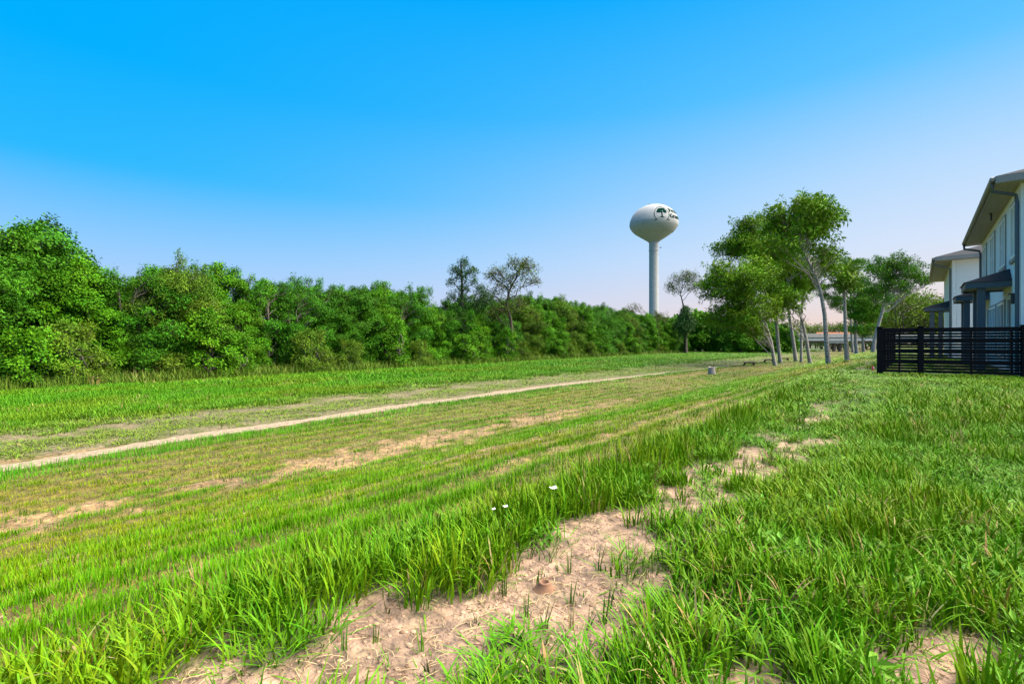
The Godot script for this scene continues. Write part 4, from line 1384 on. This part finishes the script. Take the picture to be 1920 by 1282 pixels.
func make_grass() -> void:
	var tall := [tuft(1, 14, 0.08, 0.12, 0.37, 0.0115, 0.22, 0.8, 4, 0.05), tuft(2, 13, 0.08, 0.12, 0.33, 0.0115, 0.30, 1.6, 5, 0.04), tuft(3, 17, 0.09, 0.08, 0.32, 0.0070, 0.34, 0.7, 4, 0.12)]
	var mown := [tuft(11, 20, 0.08, 0.04, 0.115, 0.0055, 0.4, 0.6, 2, 0.05), tuft(12, 20, 0.09, 0.03, 0.09, 0.005, 0.6, 0.6, 2, 0.14)]
	var lush := [tuft(21, 18, 0.17, 0.14, 0.32, 0.015, 0.35, 0.8, 3, 0.02), tuft(22, 16, 0.19, 0.10, 0.24, 0.013, 0.45, 0.8, 3, 0.05)]
	var weed := [tuft(31, 14, 0.22, 0.35, 0.85, 0.016, 0.22, 0.6, 4, 0.22)]
	var sprout := [tuft(41, 5, 0.02, 0.07, 0.17, 0.009, 0.25, 0.6, 3, 0.06), tuft(42, 8, 0.05, 0.03, 0.07, 0.008, 0.8, 0.5, 2, 0.25)]
	var sets := {"tall_grass": [tall, [[], [], []], [[], [], []]], "mown_grass": [mown, [[], []], [[], []]], "verge_grass": [lush, [[], []], [[], []]], "thicket_weeds": [weed, [[]], [[]]], "soil_sprouts": [sprout, [[], []], [[], []]], "broadleaf_weeds": [[leaf_clump(51, 16, 0.07, 0.05, 0.030, -0.1), leaf_clump(52, 22, 0.06, 0.022, 0.018, -0.1)], [[], []], [[], []]]}
	var g := RandomNumberGenerator.new()
	g.seed = 9001
	# rings of ever wider spacing, all of the ground in view and some to either side
	for ring in [[0.4, 4.5, 0.062], [4.5, 8.0, 0.078], [8.0, 14.0, 0.12], [14.0, 24.0, 0.19], [24.0, 42.0, 0.31], [42.0, 80.0, 0.55], [80.0, 140.0, 1.1]]:
		var sp: float = ring[2]
		var grow_: float = clampf(sp / 0.085, 1.0, 5.0)
		var z: float = ring[0]
		while z < ring[1]:
			var half := z * 1.22 + 1.6
			var x := -half
			while x < half:
				var p := Vector3(x + g.randf_range(-0.5, 0.5) * sp, 0, -z - g.randf_range(-0.5, 0.5) * sp)
				x += sp
				var s := s_of(p)
				var t := t_of(p)
				place_grass(sets, g, p, s, t, sp, grow_)
			z += sp
	# crumbs of earth and dry straw on the bare soil
	var crumb := Shape.new()
	crumb.colored = true
	crumb.lathe([Vector2(0.001, -0.4), Vector2(0.75, -0.25), Vector2(1.0, 0.1), Vector2(0.6, 0.5), Vector2(0.001, 0.62)], 6)
	var straw := Shape.new()
	straw.colored = true
	straw.tube([Vector3(-1, 0, 0), Vector3(0, 0.12, 0.12), Vector3(1, 0, 0)], [0.022, 0.025, 0.018], 4)
	var lit := [[], [], [], []]
	for i in 44000:
		var z := 1.4 + 8.5 * pow(g.randf(), 1.7)
		var p := Vector3(g.randf_range(-1.2, 1.2) * (z + 0.4), 0, -z)
		var s := s_of(p)
		var t := t_of(p)
		if bare(s, t) < 0.35 or s < -11.0: continue
		p.y = ground_y(s, t)
		var turn := Basis(Vector3.UP, g.randf() * TAU)
		var v := g.randf_range(0.75, 1.2)
		if g.randf() < 0.62:
			var r := 0.0025 + 0.014 * pow(g.randf(), 4.0)
			lit[0].append(Transform3D(turn.scaled(Vector3(r, r * 0.8, r * g.randf_range(0.7, 1.0))), p))
			lit[1].append((Color(0.34, 0.22, 0.145) if g.randf() < 0.8 else Color(0.22, 0.135, 0.085)) * v)
		else:
			var l := g.randf_range(0.012, 0.055)
			lit[2].append(Transform3D(turn * Basis(Vector3.FORWARD, g.randfn() * 0.12) * Basis.from_scale(Vector3(l, 0.07, 0.07)), p + Vector3.UP * 0.003))
			lit[3].append((Color(0.40, 0.31, 0.17) if g.randf() < 0.6 else Color(0.16, 0.10, 0.06)) * v)
	tag(scattered("soil_crumbs", crumb.mesh(), mats.blade, lit[0], lit[1], self), "crumbs of pinkish earth on the bare worn soil", "soil", "", "stuff")
	tag(scattered("dry_straw", straw.mesh(), mats.blade, lit[2], lit[3], self), "bits of dry straw lying on the bare worn soil", "straw", "", "stuff")
	for called in sets:
		var e: Array = sets[called]
		for k in e[0].size():
			if e[1][k].is_empty(): continue
			var o := scattered(called, e[0][k], mats.blade, e[1][k], e[2][k], self)
			var what: String = {"tall_grass": "tall bright green grass growing along the worn soil strip", "mown_grass": "short yellow-green mown grass in rows on the slope", "verge_grass": "lush green grass on the verge between path and thicket", "thicket_weeds": "rank weeds and dry stalks at the thicket's foot", "soil_sprouts": "sparse green sprouts on the bare worn soil", "broadleaf_weeds": "low broad-leaved weeds among the tall grass near the soil patches"}[called]
			tag(o, what, "grass", "", "stuff")

func place_grass(sets: Dictionary, g: RandomNumberGenerator, p: Vector3, s: float, t: float, sp: float, wide: float) -> void:
	if s < -37.0: return
	# nothing grows inside the houses
	var hs := p.x * HC + p.z * HS
	var ht := p.x * HS - p.z * HC
	if hs > 2.45 and ht > 22.3: return
	var b := bare(s, t)
	var n := noise_a.get_noise_2d(s * 16.0, t * 12.0)
	var nn := noise_b.get_noise_2d(s * 60.0, t * 60.0)
	var edge := -2.45 - 0.35 * (1.0 - smoothstep(1.0, 3.2, t)) + 0.22 * n + 0.12 * nn
	var called := ""
	var k := 0
	var h := 1.0
	var w := 1.0
	var c := Color(0.07, 0.19, 0.012)
	p.y = ground_y(s, t)
	if b > 0.5:
		var chance := 0.15 if s > -3.0 else 0.25
		if s < -13.0: chance = 0.12
		if g.randf() > chance * (1.6 - b) * 2.0: return
		called = "soil_sprouts"
		k = 0 if g.randf() < 0.4 else 1
		h = g.randf_range(0.6, 1.5)
		c = Color(0.075, 0.15, 0.014)
	elif s > edge and t < 24.0 + 3.0 * n:
		called = "tall_grass"
		if g.randf() < b * 1.3: return
		var far := smoothstep(9.0, 20.0, t)
		var ridge := smoothstep(-2.6, -2.2, s) * (1.0 - smoothstep(-1.6, -1.1, s))
		h = lerpf(0.88, 0.42, far) * lerpf(0.62, 1.0, smoothstep(1.2, 2.0, t + 0.5 * absf(s + 1.3))) * clampf(1.0 + 0.75 * n + 0.4 * nn, 0.45, 1.5) * (1.0 + 0.08 * ridge)
		# thinner, yellower grass towards the houses
		var dry := smoothstep(0.4, 2.6, s - 0.12 * t + 0.9 * n)
		h *= lerpf(1.0, 0.6, smoothstep(1.0, 0.45, absf(s + 1.15)) * smoothstep(2.6, 4.2, t))
		h *= lerpf(1.0, 0.78, smoothstep(-1.3, -0.7, s) * smoothstep(2.2, 4.0, t)) * lerpf(1.0, 0.78, dry) * lerpf(1.0, 0.45, smoothstep(0.02, 0.45, b) * g.randf_range(0.5, 1.0)) * g.randf_range(0.75, 1.12)
		if g.randf() < 0.22 * dry + 0.1 * (1.0 - far) * 0.0: return
		c = Color(0.068, 0.205, 0.004).lerp(Color(0.150, 0.235, 0.004), clampf(0.26 + dry * 0.75 + 0.55 * nn + 0.35 * n, 0.0, 1.0))
		k = g.randi() % 3
		if h * 0.3 < 0.17 and g.randf() < 0.7:
			k = 2
		w = wide
	elif s > path_center(t) + lerpf(0.5, 0.22, smoothstep(18.0, 60.0, t)) + 0.08 * nn:
		called = "mown_grass"
		if g.randf() < b * 1.2: return
		# mowing rows run along the easement
		var row := 0.5 + 0.5 * sin(s * 9.6 + 1.4 * noise_a.get_noise_2d(s * 6.0, t * 6.0))
		var patch := noise_c.get_noise_2d(s * 16.0, t * 2.2)
		if g.randf() > 0.56 + 0.50 * row + 0.7 * patch: return
		h = 0.74 * (0.55 + 0.85 * row) * (1.0 + 0.3 * nn) * (1.0 + 0.35 * maxf(0.0, patch))
		h *= 1.0 + 0.9 * smoothstep(0.9, 0.2, absf(s - path_center(t) - 0.9)) 
		c = Color(0.088, 0.225, 0.003).lerp(Color(0.175, 0.205, 0.004), clampf(0.75 - 0.6 * row + 0.5 * n - 1.1 * patch, 0.0, 1.0))
		if absf(s - path_center(t) - 0.9) < 0.5: c = Color(0.08, 0.25, 0.012)
		k = 0 if g.randf() < 0.35 + 0.5 * row else 1
		w = wide
	elif absf(s - path_center(t)) < lerpf(0.55, 0.25, smoothstep(18.0, 60.0, t)):
		return
	elif s > path_center(t):
		return
	else:
		var d := path_center(t) - s
		called = "verge_grass"
		if s < -29.3 - 0.065 * maxf(t, 0.0) + 0.6 * n:
			called = "thicket_weeds"
			if g.randf() > 0.75 * (sp / 0.3): return
			h = g.randf_range(0.6, 1.15)
			c = Color(0.11, 0.19, 0.022)
			w = maxf(1.0, wide * 0.5)
		else:
			if g.randf() < b * 1.2: return
			var grown := smoothstep(3.6, 7.0, d + 2.6 * n + 1.2 * nn)
			h = lerpf(0.28, 1.0, grown) * (1.0 + 0.3 * nn + 0.25 * n)
			if g.randf() > lerpf(0.55, 1.0, grown): return
			c = Color(0.115, 0.180, 0.018).lerp(Color(0.066, 0.205, 0.007), grown).lerp(Color(0.12, 0.19, 0.009), clampf(0.2 + 0.9 * noise_c.get_noise_2d(s * 14.0, t * 6.0), 0.0, 0.7))
			k = 0 if g.randf() < grown else 1
			w = maxf(1.0, wide * 0.62)
	if called == "tall_grass" and t < 11.0 and g.randf() < 0.05 + 0.25 * smoothstep(-0.6, 1.0, s + 0.8 * n) * smoothstep(8.0, 3.0, t):
		called = "broadleaf_weeds"
		k = g.randi() % 2
		h = g.randf_range(0.8, 1.6)
		w = g.randf_range(0.8, 1.5)
		p.y += 0.03
		c = Color(0.085, 0.20, 0.016)
	var v := g.randf_range(0.8, 1.22)
	if called != "broadleaf_weeds" and g.randf() < (0.03 if called == "tall_grass" else 0.015):
		c = Color(0.27, 0.21, 0.09)
	c = Color(c.r * v * g.randf_range(0.9, 1.12), c.g * v, c.b * v)
	var bs := Basis(Vector3.UP, g.randf() * TAU).scaled(Vector3(w, h * lerpf(1.0, 1.15, clampf((w - 1.0) / 4.0, 0.0, 1.0)), w))
	sets[called][1][k].append(Transform3D(bs, p))
	sets[called][2][k].append(c)
